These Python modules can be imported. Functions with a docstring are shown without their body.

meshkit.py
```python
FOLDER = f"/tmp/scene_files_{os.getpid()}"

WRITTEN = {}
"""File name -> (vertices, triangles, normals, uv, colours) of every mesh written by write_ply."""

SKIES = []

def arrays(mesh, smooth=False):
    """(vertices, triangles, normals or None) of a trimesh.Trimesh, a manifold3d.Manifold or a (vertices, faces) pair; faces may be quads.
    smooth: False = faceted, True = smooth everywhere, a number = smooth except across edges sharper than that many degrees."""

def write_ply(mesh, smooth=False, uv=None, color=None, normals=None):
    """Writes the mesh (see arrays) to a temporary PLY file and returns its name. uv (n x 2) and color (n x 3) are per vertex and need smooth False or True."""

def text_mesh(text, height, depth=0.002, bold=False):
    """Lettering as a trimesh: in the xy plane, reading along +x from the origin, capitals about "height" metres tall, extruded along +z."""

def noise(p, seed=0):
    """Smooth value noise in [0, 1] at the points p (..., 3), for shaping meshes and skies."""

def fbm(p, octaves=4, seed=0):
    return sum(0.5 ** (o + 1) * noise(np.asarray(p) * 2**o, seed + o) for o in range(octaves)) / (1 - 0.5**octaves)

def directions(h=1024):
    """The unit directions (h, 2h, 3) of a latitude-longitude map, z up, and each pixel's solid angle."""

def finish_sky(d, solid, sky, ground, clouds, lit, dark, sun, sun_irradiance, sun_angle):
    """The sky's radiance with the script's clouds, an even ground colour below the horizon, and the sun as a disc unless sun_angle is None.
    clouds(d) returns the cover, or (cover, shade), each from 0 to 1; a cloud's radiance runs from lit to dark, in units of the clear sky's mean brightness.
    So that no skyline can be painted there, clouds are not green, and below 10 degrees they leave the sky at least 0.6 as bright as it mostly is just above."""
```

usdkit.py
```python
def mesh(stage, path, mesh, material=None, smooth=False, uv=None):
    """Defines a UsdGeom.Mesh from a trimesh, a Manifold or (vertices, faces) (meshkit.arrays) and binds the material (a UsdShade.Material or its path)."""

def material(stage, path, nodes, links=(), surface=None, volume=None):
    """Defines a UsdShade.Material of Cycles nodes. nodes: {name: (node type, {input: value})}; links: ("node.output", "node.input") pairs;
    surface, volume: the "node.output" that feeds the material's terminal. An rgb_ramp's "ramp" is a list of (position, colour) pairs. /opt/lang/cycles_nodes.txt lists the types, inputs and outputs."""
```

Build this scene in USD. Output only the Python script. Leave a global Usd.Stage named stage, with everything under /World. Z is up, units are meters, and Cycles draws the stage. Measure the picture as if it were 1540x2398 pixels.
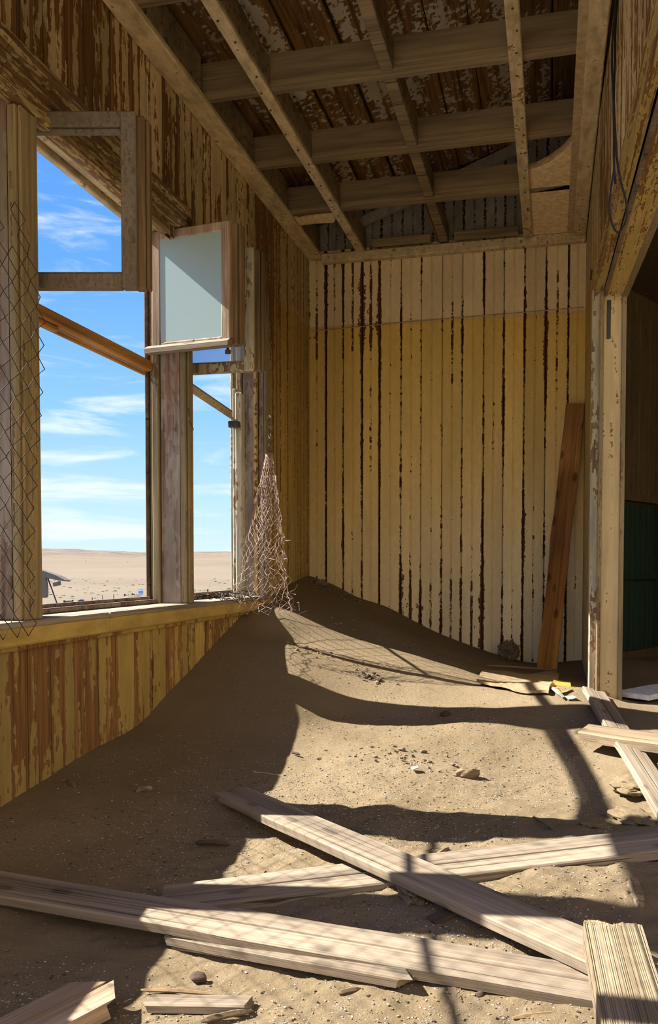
import math, random
import numpy as np, trimesh, usdkit, meshkit
from pxr import Usd, UsdGeom, UsdLux, UsdShade, Gf, Sdf, Vt
from scipy.interpolate import RBFInterpolator
from shapely.geometry import Polygon

# ------------------------------------------------------------------ camera, sky, sun, exposure
stage = Usd.Stage.CreateInMemory()
UsdGeom.SetStageUpAxis(stage, 'Z'); UsdGeom.SetStageMetersPerUnit(stage, 1.0)
UsdGeom.Xform.Define(stage, '/World')
F_PX, CX, YAW, PITCH = 2080.0, 770.0, math.radians(14), math.radians(2.2)
EYE = np.array([0, 0, 1.17])
CY = 1325 + F_PX * math.tan(PITCH)
RIGHT = np.array([math.cos(YAW), math.sin(YAW), 0])
FWD = np.array([-math.sin(YAW) * math.cos(PITCH), math.cos(YAW) * math.cos(PITCH), -math.sin(PITCH)])
UP = np.cross(RIGHT, FWD)
cam = UsdGeom.Camera.Define(stage, '/World/camera')
cam.CreateFocalLengthAttr(F_PX / 1540 * 36.0); cam.CreateHorizontalApertureAttr(36.0)
cam.CreateVerticalApertureOffsetAttr((CY - 1199) / 1540 * 36.0)
cam.CreateExposureAttr(0.74)
cm = Gf.Matrix4d(*[float(x) for x in (*RIGHT, 0, *UP, 0, *(-FWD), 0, *EYE, 1)])
cam.AddTransformOp().Set(cm)

SUN_DIR = np.array([1.0, 0.015, -0.87]); SUN_DIR /= np.linalg.norm(SUN_DIR)
sun = UsdLux.DistantLight.Define(stage, '/World/sun')
sun.CreateAngleAttr(0.55); SUN_E = 11.0                                    # irradiance on a surface facing the sun
sun.CreateColorAttr(Gf.Vec3f(1.0, 0.94, 0.84))
zax = -SUN_DIR; xax = np.cross([0, 1, 0], zax); xax /= np.linalg.norm(xax); yax = np.cross(zax, xax)
sun.AddTransformOp().Set(Gf.Matrix4d(*[float(v) for v in (*xax, 0, *yax, 0, *zax, 0, 0, 0, 20, 1)]))
sun.CreateIntensityAttr(SUN_E / 2.9e-4)

sky = UsdLux.DomeLight.Define(stage, '/World/sky_dome')
skymat = usdkit.material(stage, '/World/Looks/sky', {
    "t": ("texture_coordinate", {}), "s": ("separate_xyz", {}),
    "r": ("rgb_ramp", {"ramp": [(0, (.62, .76, .93)), (.06, (.47, .70, .98)), (.16, (.26, .53, .99)), (.30, (.13, .36, .92)), (.5, (.075, .25, .80)), (1, (.04, .15, .6))]}),
    "m": ("mapping", {"scale": (2.2, 2.2, 15.0), "location": (0.4, 0.0, 3.1)}),
    "n": ("noise_texture", {"scale": 1.9, "detail": 6, "roughness": .58, "distortion": .5}),
    "c": ("map_range", {"range_type": "smoothstep", "from_min": .49, "from_max": .72, "to_min": 0, "to_max": .85, "clamp": True}),
    "x": ("mix_color", {"b": (.80, .86, .97)}),
    "b": ("background_shader", {"strength": 0.77})},
    [("t.generated", "s.vector"), ("s.z", "r.fac"), ("t.generated", "m.vector"), ("m.vector", "n.vector"), ("n.fac", "c.value"),
     ("c.result", "x.fac"), ("r.color", "x.a"), ("x.result", "b.color")], surface="b.background")
UsdShade.MaterialBindingAPI.Apply(sky.GetPrim()).Bind(skymat)

# ------------------------------------------------------------------ helpers
def ray(u, v): return FWD + RIGHT * (u - CX) / F_PX - UP * (v - CY) / F_PX
def onp(u, v, ax, val):                       # the point of the pixel's ray on the plane x, y or z = val
    d = ray(u, v); return EYE + d * ((val - EYE[ax]) / d[ax])

NAMES = {}
def numbered(parent, name):
    k = (parent, name); n = NAMES.get(k, -1) + 1; NAMES[k] = n
    return f"{parent}/{name}" + (f"_{n:03d}" if n else "")
def tag(p, label=None, cat=None, group=None, kind=None):
    p = p.GetPrim() if hasattr(p, 'GetPrim') else p
    for k, v in (('label', label), ('category', cat), ('group', group), ('kind', kind)):
        if v: p.SetCustomDataByKey(k, v)
    return p
def thing(name, label=None, cat=None, loc=(0, 0, 0), rotz=0.0, group=None, kind=None, mat4=None):
    x = UsdGeom.Xform.Define(stage, numbered('/World', name))
    if mat4 is not None:
        x.AddTransformOp().Set(Gf.Matrix4d(*[float(v) for v in np.asarray(mat4).T.ravel()]))
    elif any(loc) or rotz:
        x.AddTranslateOp().Set(Gf.Vec3d(*map(float, loc)))
        if rotz: x.AddRotateZOp().Set(float(rotz))
    tag(x, label, cat, group, kind)
    return x
def obj(name, mesh, mat, parent=None, label=None, smooth=False, prim=None, mat4=None):
    pp = str(parent.GetPath()) if parent is not None else '/World'
    path = numbered(pp, name)
    m = usdkit.mesh(stage, path, mesh, M[mat] if isinstance(mat, str) else mat, smooth=smooth)
    for k, a in (prim or {}).items():
        UsdGeom.PrimvarsAPI(m).CreatePrimvar(k, Sdf.ValueTypeNames.FloatArray, 'vertex').Set(Vt.FloatArray.FromNumpy(np.asarray(a, np.float32)))
    if mat4 is not None:
        m.AddTransformOp().Set(Gf.Matrix4d(*[float(v) for v in np.asarray(mat4).T.ravel()]))
    if label: tag(m, label)
    return m
def frame(o, xa, za):                         # 4x4 with x axis along xa and z axis near za
    xa = np.asarray(xa, float); xa = xa / np.linalg.norm(xa); ya = np.cross(za, xa); ya /= np.linalg.norm(ya); za = np.cross(xa, ya)
    m = np.eye(4); m[:3, 0], m[:3, 1], m[:3, 2], m[:3, 3] = xa, ya, za, o
    return m
def cbox(x0, x1, y0, y1, z0, z1, c=.004):     # a box with chamfered edges
    e = np.array([x1 - x0, y1 - y0, z1 - z0]); ctr = np.array([x0 + x1, y0 + y1, z0 + z1]) / 2
    c = min(c, e.min() * .3)
    pts = []
    for sx in (-1, 1):
        for sy in (-1, 1):
            for sz in (-1, 1):
                s = np.array([sx, sy, sz])
                for k in range(3):
                    q = e / 2 - c; q[k] = e[k] / 2
                    pts.append(ctr + s * q)
    return trimesh.convex.convex_hull(np.array(pts))
def cat(*ms): return trimesh.util.concatenate(list(ms))
def sweep(profile, L, n=1, wob=0.0, seed=0, jag0=0, jag1=0):
    """closed profile [(y, z)] swept along +x from 0 to L, n segments, side wobble wob, ragged ends jag0/jag1"""
    rg = np.random.RandomState(seed); P = np.array(profile, float); k = len(P)
    xs = np.linspace(0, L, n + 1); V = []
    for i, x in enumerate(xs):
        q = np.zeros((k, 3)); q[:, 1:] = P; q[:, 0] = x
        if i == 0: q[:, 0] += rg.rand(k) * jag0
        if i == n: q[:, 0] -= rg.rand(k) * jag1
        if wob: q[:, 1] += wob * (meshkit.noise(np.stack([q[:, 0] * 6, np.sign(P[:, 0]) * 7.3, np.full(k, seed * 1.7)], 1), seed) - .5) * 2 * np.abs(P[:, 0]) / np.abs(P[:, 0]).max()
        V.append(q)
    V = np.vstack(V); Fs = []
    for i in range(n):
        for j in range(k):
            a, b = i * k + j, i * k + (j + 1) % k
            Fs += [[a, a + k, b + k], [a, b + k, b]]
    c0, c1 = len(V), len(V) + 1
    V = np.vstack([V, V[:k].mean(0), V[-1 - k + 1:].mean(0) if False else V[n * k:(n + 1) * k].mean(0)])
    for j in range(k):
        Fs += [[c0, j, (j + 1) % k], [c1, n * k + (j + 1) % k, n * k + j]]
    m = trimesh.Trimesh(V, Fs, process=False)
    if m.volume < 0: m.invert()
    return m
def tube(pts, r, sides=5):
    pts = np.asarray(pts, float); n = len(pts)
    t = np.gradient(pts, axis=0); t /= np.maximum(np.linalg.norm(t, axis=1, keepdims=True), 1e-9)
    ref = np.where(np.abs(t[:, 2:3]) > .9, [[1., 0, 0]], [[0, 0, 1.]])
    a = np.cross(t, ref); a /= np.maximum(np.linalg.norm(a, axis=1, keepdims=True), 1e-9); b = np.cross(t, a)
    r = np.broadcast_to(np.asarray(r, float), n)
    th = np.arange(sides) / sides * 2 * math.pi
    V = (pts[:, None] + r[:, None, None] * (np.cos(th)[None, :, None] * a[:, None] + np.sin(th)[None, :, None] * b[:, None])).reshape(-1, 3)
    Fs = []
    for i in range(n - 1):
        for j in range(sides):
            p, q = i * sides + j, i * sides + (j + 1) % sides
            Fs += [[p, q, q + sides], [p, q + sides, p + sides]]
    for j in range(1, sides - 1):
        Fs += [[0, j + 1, j], [(n - 1) * sides, (n - 1) * sides + j, (n - 1) * sides + j + 1]]
    return trimesh.Trimesh(V, Fs, process=False)
def smoothpath(P, n):
    P = np.asarray(P, float); from scipy.interpolate import CubicSpline
    s = np.r_[0, np.cumsum(np.linalg.norm(np.diff(P, axis=0), axis=1))]
    return CubicSpline(s, P)(np.linspace(0, s[-1], n))
def blob(r, seed, sub=2, amp=.35, freq=2.2, squash=(1, 1, 1)):
    m = trimesh.creation.icosphere(sub, 1.0); v = m.vertices
    d = meshkit.fbm(v * freq + seed * 3.1, 3, int(seed)) - .5
    m.vertices = v * (1 + 2 * amp * d[:, None]) * np.array(squash) * r
    return m

# ------------------------------------------------------------------ materials
M = {}
def mat(name, nodes, links, surface="p.BSDF"):
    M[name] = usdkit.material(stage, f'/World/Looks/{name}', nodes, links, surface=surface); return M[name]
def paint(name, p1, p2, w1, w2, streak, chip, grain, bias=0., pa=1., na=1.2, va=.35, bands=None, coord='position', sharp=.03, rough=.75, relief=.0016, dirt=.35, low=(1.2, 1.2, 1.2), la=.5):
    """flaking paint over bare wood. value = peel*pa + noise + chips + bias; above 1/2 the wood shows. bands: ramp over world z of a paint fade"""
    src = "g.position" if coord == 'position' else "tc.object"
    nodes = {"g": ("geometry", {}), "tc": ("texture_coordinate", {}), "at": ("attribute", {"attribute": "peel"}), "oi": ("object_info", {}),
        "off": ("vector_math", {"math_type": "multiply_add", "vector2": (0, 0, 0), "vector3": (0, 0, 0)}),
        "m1": ("mapping", {"scale": streak}), "n1": ("noise_texture", {"scale": 1, "detail": 7, "roughness": .62}),
        "m2": ("mapping", {"scale": chip}), "v2": ("voronoi_texture", {"metric": "chebychev", "scale": 1, "randomness": .9}), "s2": ("separate_xyz", {}),
        "m3": ("mapping", {"scale": grain}), "n3": ("noise_texture", {"scale": 1, "detail": 5, "roughness": .6, "distortion": .3}),
        "m4": ("mapping", {"scale": low}), "n4": ("noise_texture", {"scale": 1, "detail": 3}),
        "a1": ("math", {"math_type": "multiply", "value2": pa}), "a2": ("math", {"math_type": "multiply_add", "value2": na, "value3": bias - .5 * na}),
        "a3": ("math", {"math_type": "multiply_add", "value2": va}), "a4": ("math", {"math_type": "add"}), "a5": ("math", {"math_type": "multiply_add", "value2": la, "value3": -.5 * la}), "a6": ("math", {"math_type": "add"}),
        "mk": ("map_range", {"from_min": .5 - sharp, "from_max": .5 + sharp, "clamp": True}),
        "pc": ("mix_color", {"a": p1, "b": p2}), "pf": ("map_range", {"from_min": .3, "from_max": .7, "clamp": True}),
        "wr": ("rgb_ramp", {"ramp": [(.28, w1), (.62, w2), (.8, tuple(.5 * (a + b) for a, b in zip(w1, w2)))]}),
        "dk": ("map_range", {"from_min": .35, "from_max": .68, "to_min": 1 - dirt, "to_max": 1.0, "clamp": True}),
        "pd": ("mix_color", {"blend_type": "multiply", "fac": 1.0}), "cx": ("mix_color", {}),
        "h": ("math", {"math_type": "multiply_add", "value2": -1.0, "value3": 1.0}), "h2": ("math", {"math_type": "multiply_add", "value2": .35}),
        "bp": ("bump", {"strength": .9, "distance": relief}),
        "p": ("principled_bsdf", {"roughness": rough, "specular_ior_level": .25})}
    nodes["ov"] = ("map_range", {"from_min": 0, "from_max": 1, "to_min": .80, "to_max": 1.10}); nodes["om"] = ("mix_color", {"blend_type": "multiply", "fac": 1.0})
    links = [(src, "m1.vector"), (src, "m2.vector"), (src, "m3.vector"), (src, "m4.vector"), ("oi.random", "ov.value"), ("cx.result", "om.a"), ("ov.result", "om.b"), ("om.result", "p.base_color"),
        ("m1.vector", "n1.vector"), ("m2.vector", "v2.vector"), ("v2.color", "s2.vector"), ("m3.vector", "n3.vector"), ("m4.vector", "n4.vector"),
        ("at.fac", "a1.value1"), ("n1.fac", "a2.value1"), ("s2.x", "a3.value1"), ("a2.value", "a3.value3"), ("a1.value", "a4.value1"), ("a3.value", "a4.value2"),
        ("n4.fac", "a5.value1"), ("a5.value", "a6.value1"), ("a4.value", "a6.value2"), ("a6.value", "mk.value"),
        ("n4.fac", "pf.value"), ("pf.result", "pc.fac"), ("n3.fac", "wr.fac"), ("n1.fac", "dk.value"),
        ("pc.result", "pd.a"), ("dk.result", "pd.b"), ("pd.result", "cx.a"), ("wr.color", "cx.b"), ("mk.result", "cx.fac"),
        ("mk.result", "h.value1"), ("n3.fac", "h2.value1"), ("h.value", "h2.value3"), ("h2.value", "bp.height"), ("bp.normal", "p.normal")]
    if bands:
        nodes["sz"] = ("separate_xyz", {}); nodes["zm"] = ("map_range", {"from_min": .5, "from_max": 3.5, "clamp": True})
        nodes["zr"] = ("rgb_ramp", {"ramp": [((z - .5) / 3, c) for z, c in bands]})
        nodes["zn"] = ("mix_color", {"blend_type": "multiply", "fac": 1.0})
        nodes["pv"] = ("map_range", {"from_min": .3, "from_max": .7, "to_min": .88, "to_max": 1.06, "clamp": True})
        links += [("g.position", "sz.vector"), ("sz.z", "zm.value"), ("zm.result", "zr.fac"), ("zr.color", "zn.a"), ("n4.fac", "pv.value"), ("pv.result", "zn.b")]
        links.remove(("pc.result", "pd.a")); links.append(("zn.result", "pd.a"))
    mat(name, nodes, links)
CREAM, CREAM2 = (.87, .71, .43), (.78, .61, .34)
YEL, YEL2 = (.62, .44, .13), (.56, .39, .12)
WD, WL = (.10, .045, .014), (.27, .13, .045)
paint('paint_left', CREAM, (.64, .48, .25), WD, (.24, .12, .04), (20, 20, 2.6), (60, 60, 40), (60, 60, 3), bias=.34, pa=.35, na=2.2, va=.22, la=.8, low=(2.5, 2.5, .8))
paint('paint_low', YEL, (.50, .37, .15), (.13, .06, .02), (.33, .17, .06), (15, 15, 2.6), (60, 60, 40), (60, 60, 3), bias=.33, pa=.35, na=2.2, va=.25, la=.9, low=(3, 3, 1.2))
paint('paint_back', CREAM, CREAM2, (.055, .032, .014), (.15, .065, .024), (55, 55, 26), (60, 60, 90), (80, 80, 4), bias=-.15, pa=1.05, na=1.4, va=.18, la=1.35, sharp=.015, low=(7, 7, 1.6), dirt=.12,
      bands=[(.6, (.90, .78, .53)), (1.2, (.88, .74, .45)), (1.75, (.86, .66, .29)), (2.66, (.79, .56, .15)), (2.672, (.60, .45, .24)), (2.685, (.84, .69, .43)), (3.2, (.84, .69, .43))])
paint('paint_corner', YEL, YEL2, (.10, .045, .014), (.25, .12, .035), (22, 22, 3.0), (70, 70, 60), (80, 80, 4), bias=.10, pa=.55, na=1.3, va=.30, la=.4, low=(2, 2, 1),
      bands=[(.6, (.64, .49, .20)), (1.75, (.62, .45, .15)), (2.66, (.58, .41, .13)), (2.685, (.60, .46, .25)), (3.2, (.6, .47, .27))])
paint('paint_gable', (.50, .47, .40), (.44, .42, .36), (.05, .035, .025), (.12, .06, .03), (20, 20, 8), (75, 75, 95), (80, 80, 4), bias=-.12, pa=1.05, na=.75, va=.42)
paint('paint_roof', (.66, .60, .49), (.58, .52, .41), (.06, .028, .011), (.27, .145, .05), (13, 2.6, 13), (50, 50, 50), (60, 3, 60), bias=.42, pa=.3, na=2.0, va=.45, la=1.3, low=(3.0, .8, 3.0))
paint('paint_trim', (.84, .69, .44), (.76, .61, .37), (.16, .09, .04), (.34, .22, .10), (24, 9, 24), (60, 60, 60), (30, 30, 30), bias=.08, pa=0, na=1.5, va=.3, la=.5, dirt=.5, sharp=.06)
paint('paint_jamb', (.48, .37, .18), (.37, .29, .17), (.10, .06, .035), (.27, .17, .09), (60, 60, 2.2), (120, 120, 60), (70, 70, 4), bias=.16, pa=.6, na=2.0, va=.2, la=.6, dirt=.5, sharp=.06)
paint('paint_door', (.70, .56, .30), (.62, .49, .26), (.14, .085, .045), (.30, .18, .09), (34, 34, 4), (90, 90, 110), (70, 70, 4), bias=.04, pa=.6, na=1.5, va=.3, la=.6, dirt=.25)
paint('paint_reveal', (.50, .42, .33), (.42, .34, .25), (.07, .042, .03), (.27, .17, .12), (26, 26, 1.6), (70, 70, 30), (60, 60, 2), bias=.34, pa=.6, na=1.9, va=.2, la=1.1, low=(9, 9, 2), sharp=.12, dirt=.55)
paint('paint_pale', (.66, .62, .50), (.62, .55, .36), (.13, .08, .045), (.28, .17, .09), (34, 34, 3), (70, 70, 45), (70, 70, 4), bias=.18, pa=.6, na=1.9, va=.3, la=.5, dirt=.5)
paint('paint_header', (.68, .51, .19), (.60, .44, .15), (.13, .055, .018), (.30, .15, .05), (95, 2.6, 95), (130, 50, 130), (70, 3, 70), bias=.26, pa=.3, na=2.3, va=.32, la=.7, sharp=.05, low=(9, 2.0, 9))
paint('paint_casing', (.55, .42, .20), (.48, .36, .17), (.09, .05, .022), (.22, .12, .05), (70, 3, 80), (120, 40, 120), (60, 4, 80), bias=.36, pa=.3, na=2.3, va=.35, la=.5, sharp=.05)
paint('paint_sash', (.31, .26, .20), (.22, .18, .14), (.11, .08, .055), (.19, .14, .095), (90, 90, 30), (150, 150, 110), (60, 60, 10), bias=.24, pa=0, na=2.0, va=.3, la=.5, sharp=.16)
paint('paint_sill', (.66, .47, .14), (.60, .42, .12), (.16, .09, .04), (.30, .20, .10), (14, 5, 14), (50, 22, 50), (40, 4, 40), bias=-.02, pa=0, na=1.3, va=.3, la=.5)
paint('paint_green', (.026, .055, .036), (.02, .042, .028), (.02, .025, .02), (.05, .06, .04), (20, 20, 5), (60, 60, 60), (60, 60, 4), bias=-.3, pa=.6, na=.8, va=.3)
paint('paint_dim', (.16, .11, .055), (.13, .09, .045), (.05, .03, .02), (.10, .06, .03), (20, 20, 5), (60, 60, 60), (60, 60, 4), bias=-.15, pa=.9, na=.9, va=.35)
def wood(name, c1, c2, c3, rough=.8, scale=(2.2, 46, 46), relief=.0012, coord='object', knots=0.0, zmix=None):
    src = "g.position" if coord == 'position' else "tc.object"
    lo = min(scale)
    nodes = {"g": ("geometry", {}), "tc": ("texture_coordinate", {}), "m1": ("mapping", {"scale": scale}), "n1": ("noise_texture", {"scale": 1, "detail": 7, "roughness": .62, "distortion": .6}),
        "m2": ("mapping", {"scale": tuple(q * .16 + 1.0 for q in scale)}), "n2": ("noise_texture", {"scale": 1, "detail": 3, "roughness": .5}),
        "m3": ("mapping", {"scale": tuple(q * (.5 if q < 10 else 2.6) for q in scale)}), "n3": ("noise_texture", {"scale": 1, "detail": 5, "roughness": .7, "distortion": .3}),
        "m4": ("mapping", {"scale": tuple(q * (.35 if q < 10 else 1.3) for q in scale)}), "n4": ("noise_texture", {"scale": 1, "detail": 2, "distortion": .4}),
        "mk": ("mapping", {"scale": tuple(7.0 if q == lo else 16.0 for q in scale)}), "vk": ("voronoi_texture", {"scale": 1, "randomness": 1}), "kr": ("map_range", {"from_min": .14, "from_max": .26, "to_min": 1 - knots, "to_max": 1.0, "clamp": True}),
        "r": ("rgb_ramp", {"ramp": [(.25, c1), (.5, c2), (.75, c3)]}), "r2": ("map_range", {"from_min": .3, "from_max": .7, "to_min": .56, "to_max": 1.16, "clamp": True}),
        "r3": ("map_range", {"from_min": .32, "from_max": .48, "to_min": .55, "to_max": 1.0, "clamp": True}),
        "r4": ("map_range", {"from_min": .31, "from_max": .37, "to_min": .28, "to_max": 1.0, "clamp": True}),
        "x": ("mix_color", {"blend_type": "multiply", "fac": 1.0}), "x2": ("mix_color", {"blend_type": "multiply", "fac": 1.0}), "x3": ("mix_color", {"blend_type": "multiply", "fac": 1.0}), "x4": ("mix_color", {"blend_type": "multiply", "fac": 1.0}), "x5": ("mix_color", {"blend_type": "multiply", "fac": 1.0, "b": (1, 1, 1)}),
        "hh": ("math", {"math_type": "multiply"}), "h2": ("math", {"math_type": "multiply"}), "bp": ("bump", {"strength": .9, "distance": relief}), "p": ("principled_bsdf", {"roughness": rough, "specular_ior_level": .2})}
    links = [(src, "m1.vector"), (src, "m2.vector"), (src, "m3.vector"), (src, "m4.vector"), (src, "mk.vector"), ("mk.vector", "vk.vector"), ("vk.distance", "kr.value"), ("m1.vector", "n1.vector"), ("m2.vector", "n2.vector"), ("m3.vector", "n3.vector"), ("m4.vector", "n4.vector"),
         ("n1.fac", "r.fac"), ("n2.fac", "r2.value"), ("n3.fac", "r3.value"), ("n4.fac", "r4.value"),
         ("r.color", "x.a"), ("r2.result", "x.b"), ("x.result", "x2.a"), ("r3.result", "x2.b"), ("x2.result", "x3.a"), ("r4.result", "x3.b"), ("x3.result", "x4.a"), ("kr.result", "x4.b"), ("x4.result", "x5.a"), ("x5.result", "p.base_color"),
         ("n1.fac", "hh.value1"), ("r3.result", "hh.value2"), ("hh.value", "h2.value1"), ("r4.result", "h2.value2"), ("h2.value", "bp.height"), ("bp.normal", "p.normal")]
    if zmix:                                   # the wood's own colour changes along its height (old paint and dirt towards the top)
        nodes["sz"] = ("separate_xyz", {}); nodes["zm"] = ("map_range", {"from_min": zmix[0], "from_max": zmix[1], "clamp": True}); nodes["zr"] = ("rgb_ramp", {"ramp": zmix[2]})
        links += [("g.position", "sz.vector"), ("sz.z", "zm.value"), ("zm.result", "zr.fac"), ("zr.color", "x5.b")]
    mat(name, nodes, links)
wood('driftwood', (0.167, 0.122, 0.081), (0.257, 0.206, 0.150), (0.312, 0.262, 0.201), scale=(1.8, 90, 90), knots=.45)
wood('driftwood_warm', (0.150, 0.101, 0.059), (0.246, 0.184, 0.117), (0.307, 0.240, 0.167), scale=(1.8, 80, 80), knots=.4)
wood('timber', (.24, .18, .11), (.285, .222, .14), (.335, .27, .18), scale=(1.4, 110, 110), relief=.003)
wood('brown_wood', (.13, .06, .025), (.28, .135, .05), (.42, .22, .085))
wood('joist_wood', (.17, .125, .07), (.27, .205, .12), (.36, .28, .17), scale=(2, 30, 30))
wood('grey_post', (.20, .13, .085), (.36, .27, .20), (.50, .42, .34), scale=(34, 34, 2.2), coord='position')
wood('sash_wood', (.26, .17, .11), (.42, .30, .21), (.60, .48, .38), scale=(40, 40, 4), coord='position')
def leanwood():
    wood('lean_wood', (.24, .13, .045), (.44, .26, .09), (.56, .37, .15), scale=(1.8, 50, 50), knots=.6, zmix=(.6, 2.1, [(0, (1, .80, .50)), (.3, (.85, .62, .40)), (.45, (.55, .46, .42)), (.72, (.62, .50, .42)), (.80, (.95, .85, .8)), (1, (.85, .75, .68))]))
leanwood()
paint('lean_paint', (.42, .33, .24), (.36, .28, .2), (.15, .075, .03), (.30, .16, .06), (22, 22, 4), (60, 60, 60), (70, 70, 4), bias=.2, pa=1, na=1.3, va=.3, la=.2)
wood('strip_wood', (.14, .09, .05), (.24, .16, .085), (.36, .26, .15), scale=(50, 50, 2.5), coord='position')
wood('old_board', (.22, .14, .085), (.38, .27, .18), (.50, .38, .27))
wood('driftwood_sill', (0.248, 0.198, 0.136), (0.347, 0.285, 0.211), (0.409, 0.353, 0.273), scale=(60, 2.2, 60), coord='position')
wood('orange_wood', (.30, .12, .03), (.52, .24, .06), (.66, .34, .10), scale=(30, 2.5, 30), coord='position')
wood('dark_wood', (.05, .03, .018), (.10, .06, .03), (.16, .10, .05), scale=(30, 30, 30), coord='position')
def plain(name, c, rough=.6, metal=0., spec=.3):
    mat(name, {"g": ("geometry", {}), "n": ("noise_texture", {"scale": 40, "detail": 4}), "r": ("map_range", {"from_min": .3, "from_max": .7, "to_min": .75, "to_max": 1.15, "clamp": True}),
               "x": ("mix_color", {"blend_type": "multiply", "fac": 1.0, "a": c}), "p": ("principled_bsdf", {"roughness": rough, "metallic": metal, "specular_ior_level": spec})},
        [("g.position", "n.vector"), ("n.fac", "r.value"), ("r.result", "x.b"), ("x.result", "p.base_color")])
plain('rust_wire', (.40, .29, .24), .55, 0., .5); plain('dark_wire', (.045, .035, .03), .6); plain('black_cable', (.02, .017, .013), .5)
plain('rust', (.09, .045, .025), .7); plain('iron', (.05, .055, .06), .5); plain('plaster', (.80, .64, .38), .9); plain('plaster_back', (.45, .34, .20), .95)
plain('stone_dark', (.07, .05, .035), .9); plain('stone_mid', (.20, .145, .085), .9); plain('shell', (.46, .43, .37), .6); plain('grit', (.25, .19, .125), .9); plain('grit_dark', (.06, .045, .03), .9)
plain('clod', (.27, .20, .115), .95); plain('clump', (.20, .15, .10), .95); plain('twig', (.26, .175, .09), .85); plain('sign_white', (.80, .84, .88), .6); plain('sign_blue', (.25, .42, .68), .6)
plain('thatch', (.20, .165, .115), .9); plain('canvas_blue', (.07, .09, .13), .8); plain('shrub', (.13, .14, .07), .9); plain('roof_sheet', (.10, .08, .06), .8); plain('pole_dark', (.07, .055, .045), .8)
plain('yellow_flake', (.36, .24, .05), .8); plain('green_flake', (.27, .30, .25), .7); plain('dark_room', (.16, .11, .06), .9)
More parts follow.
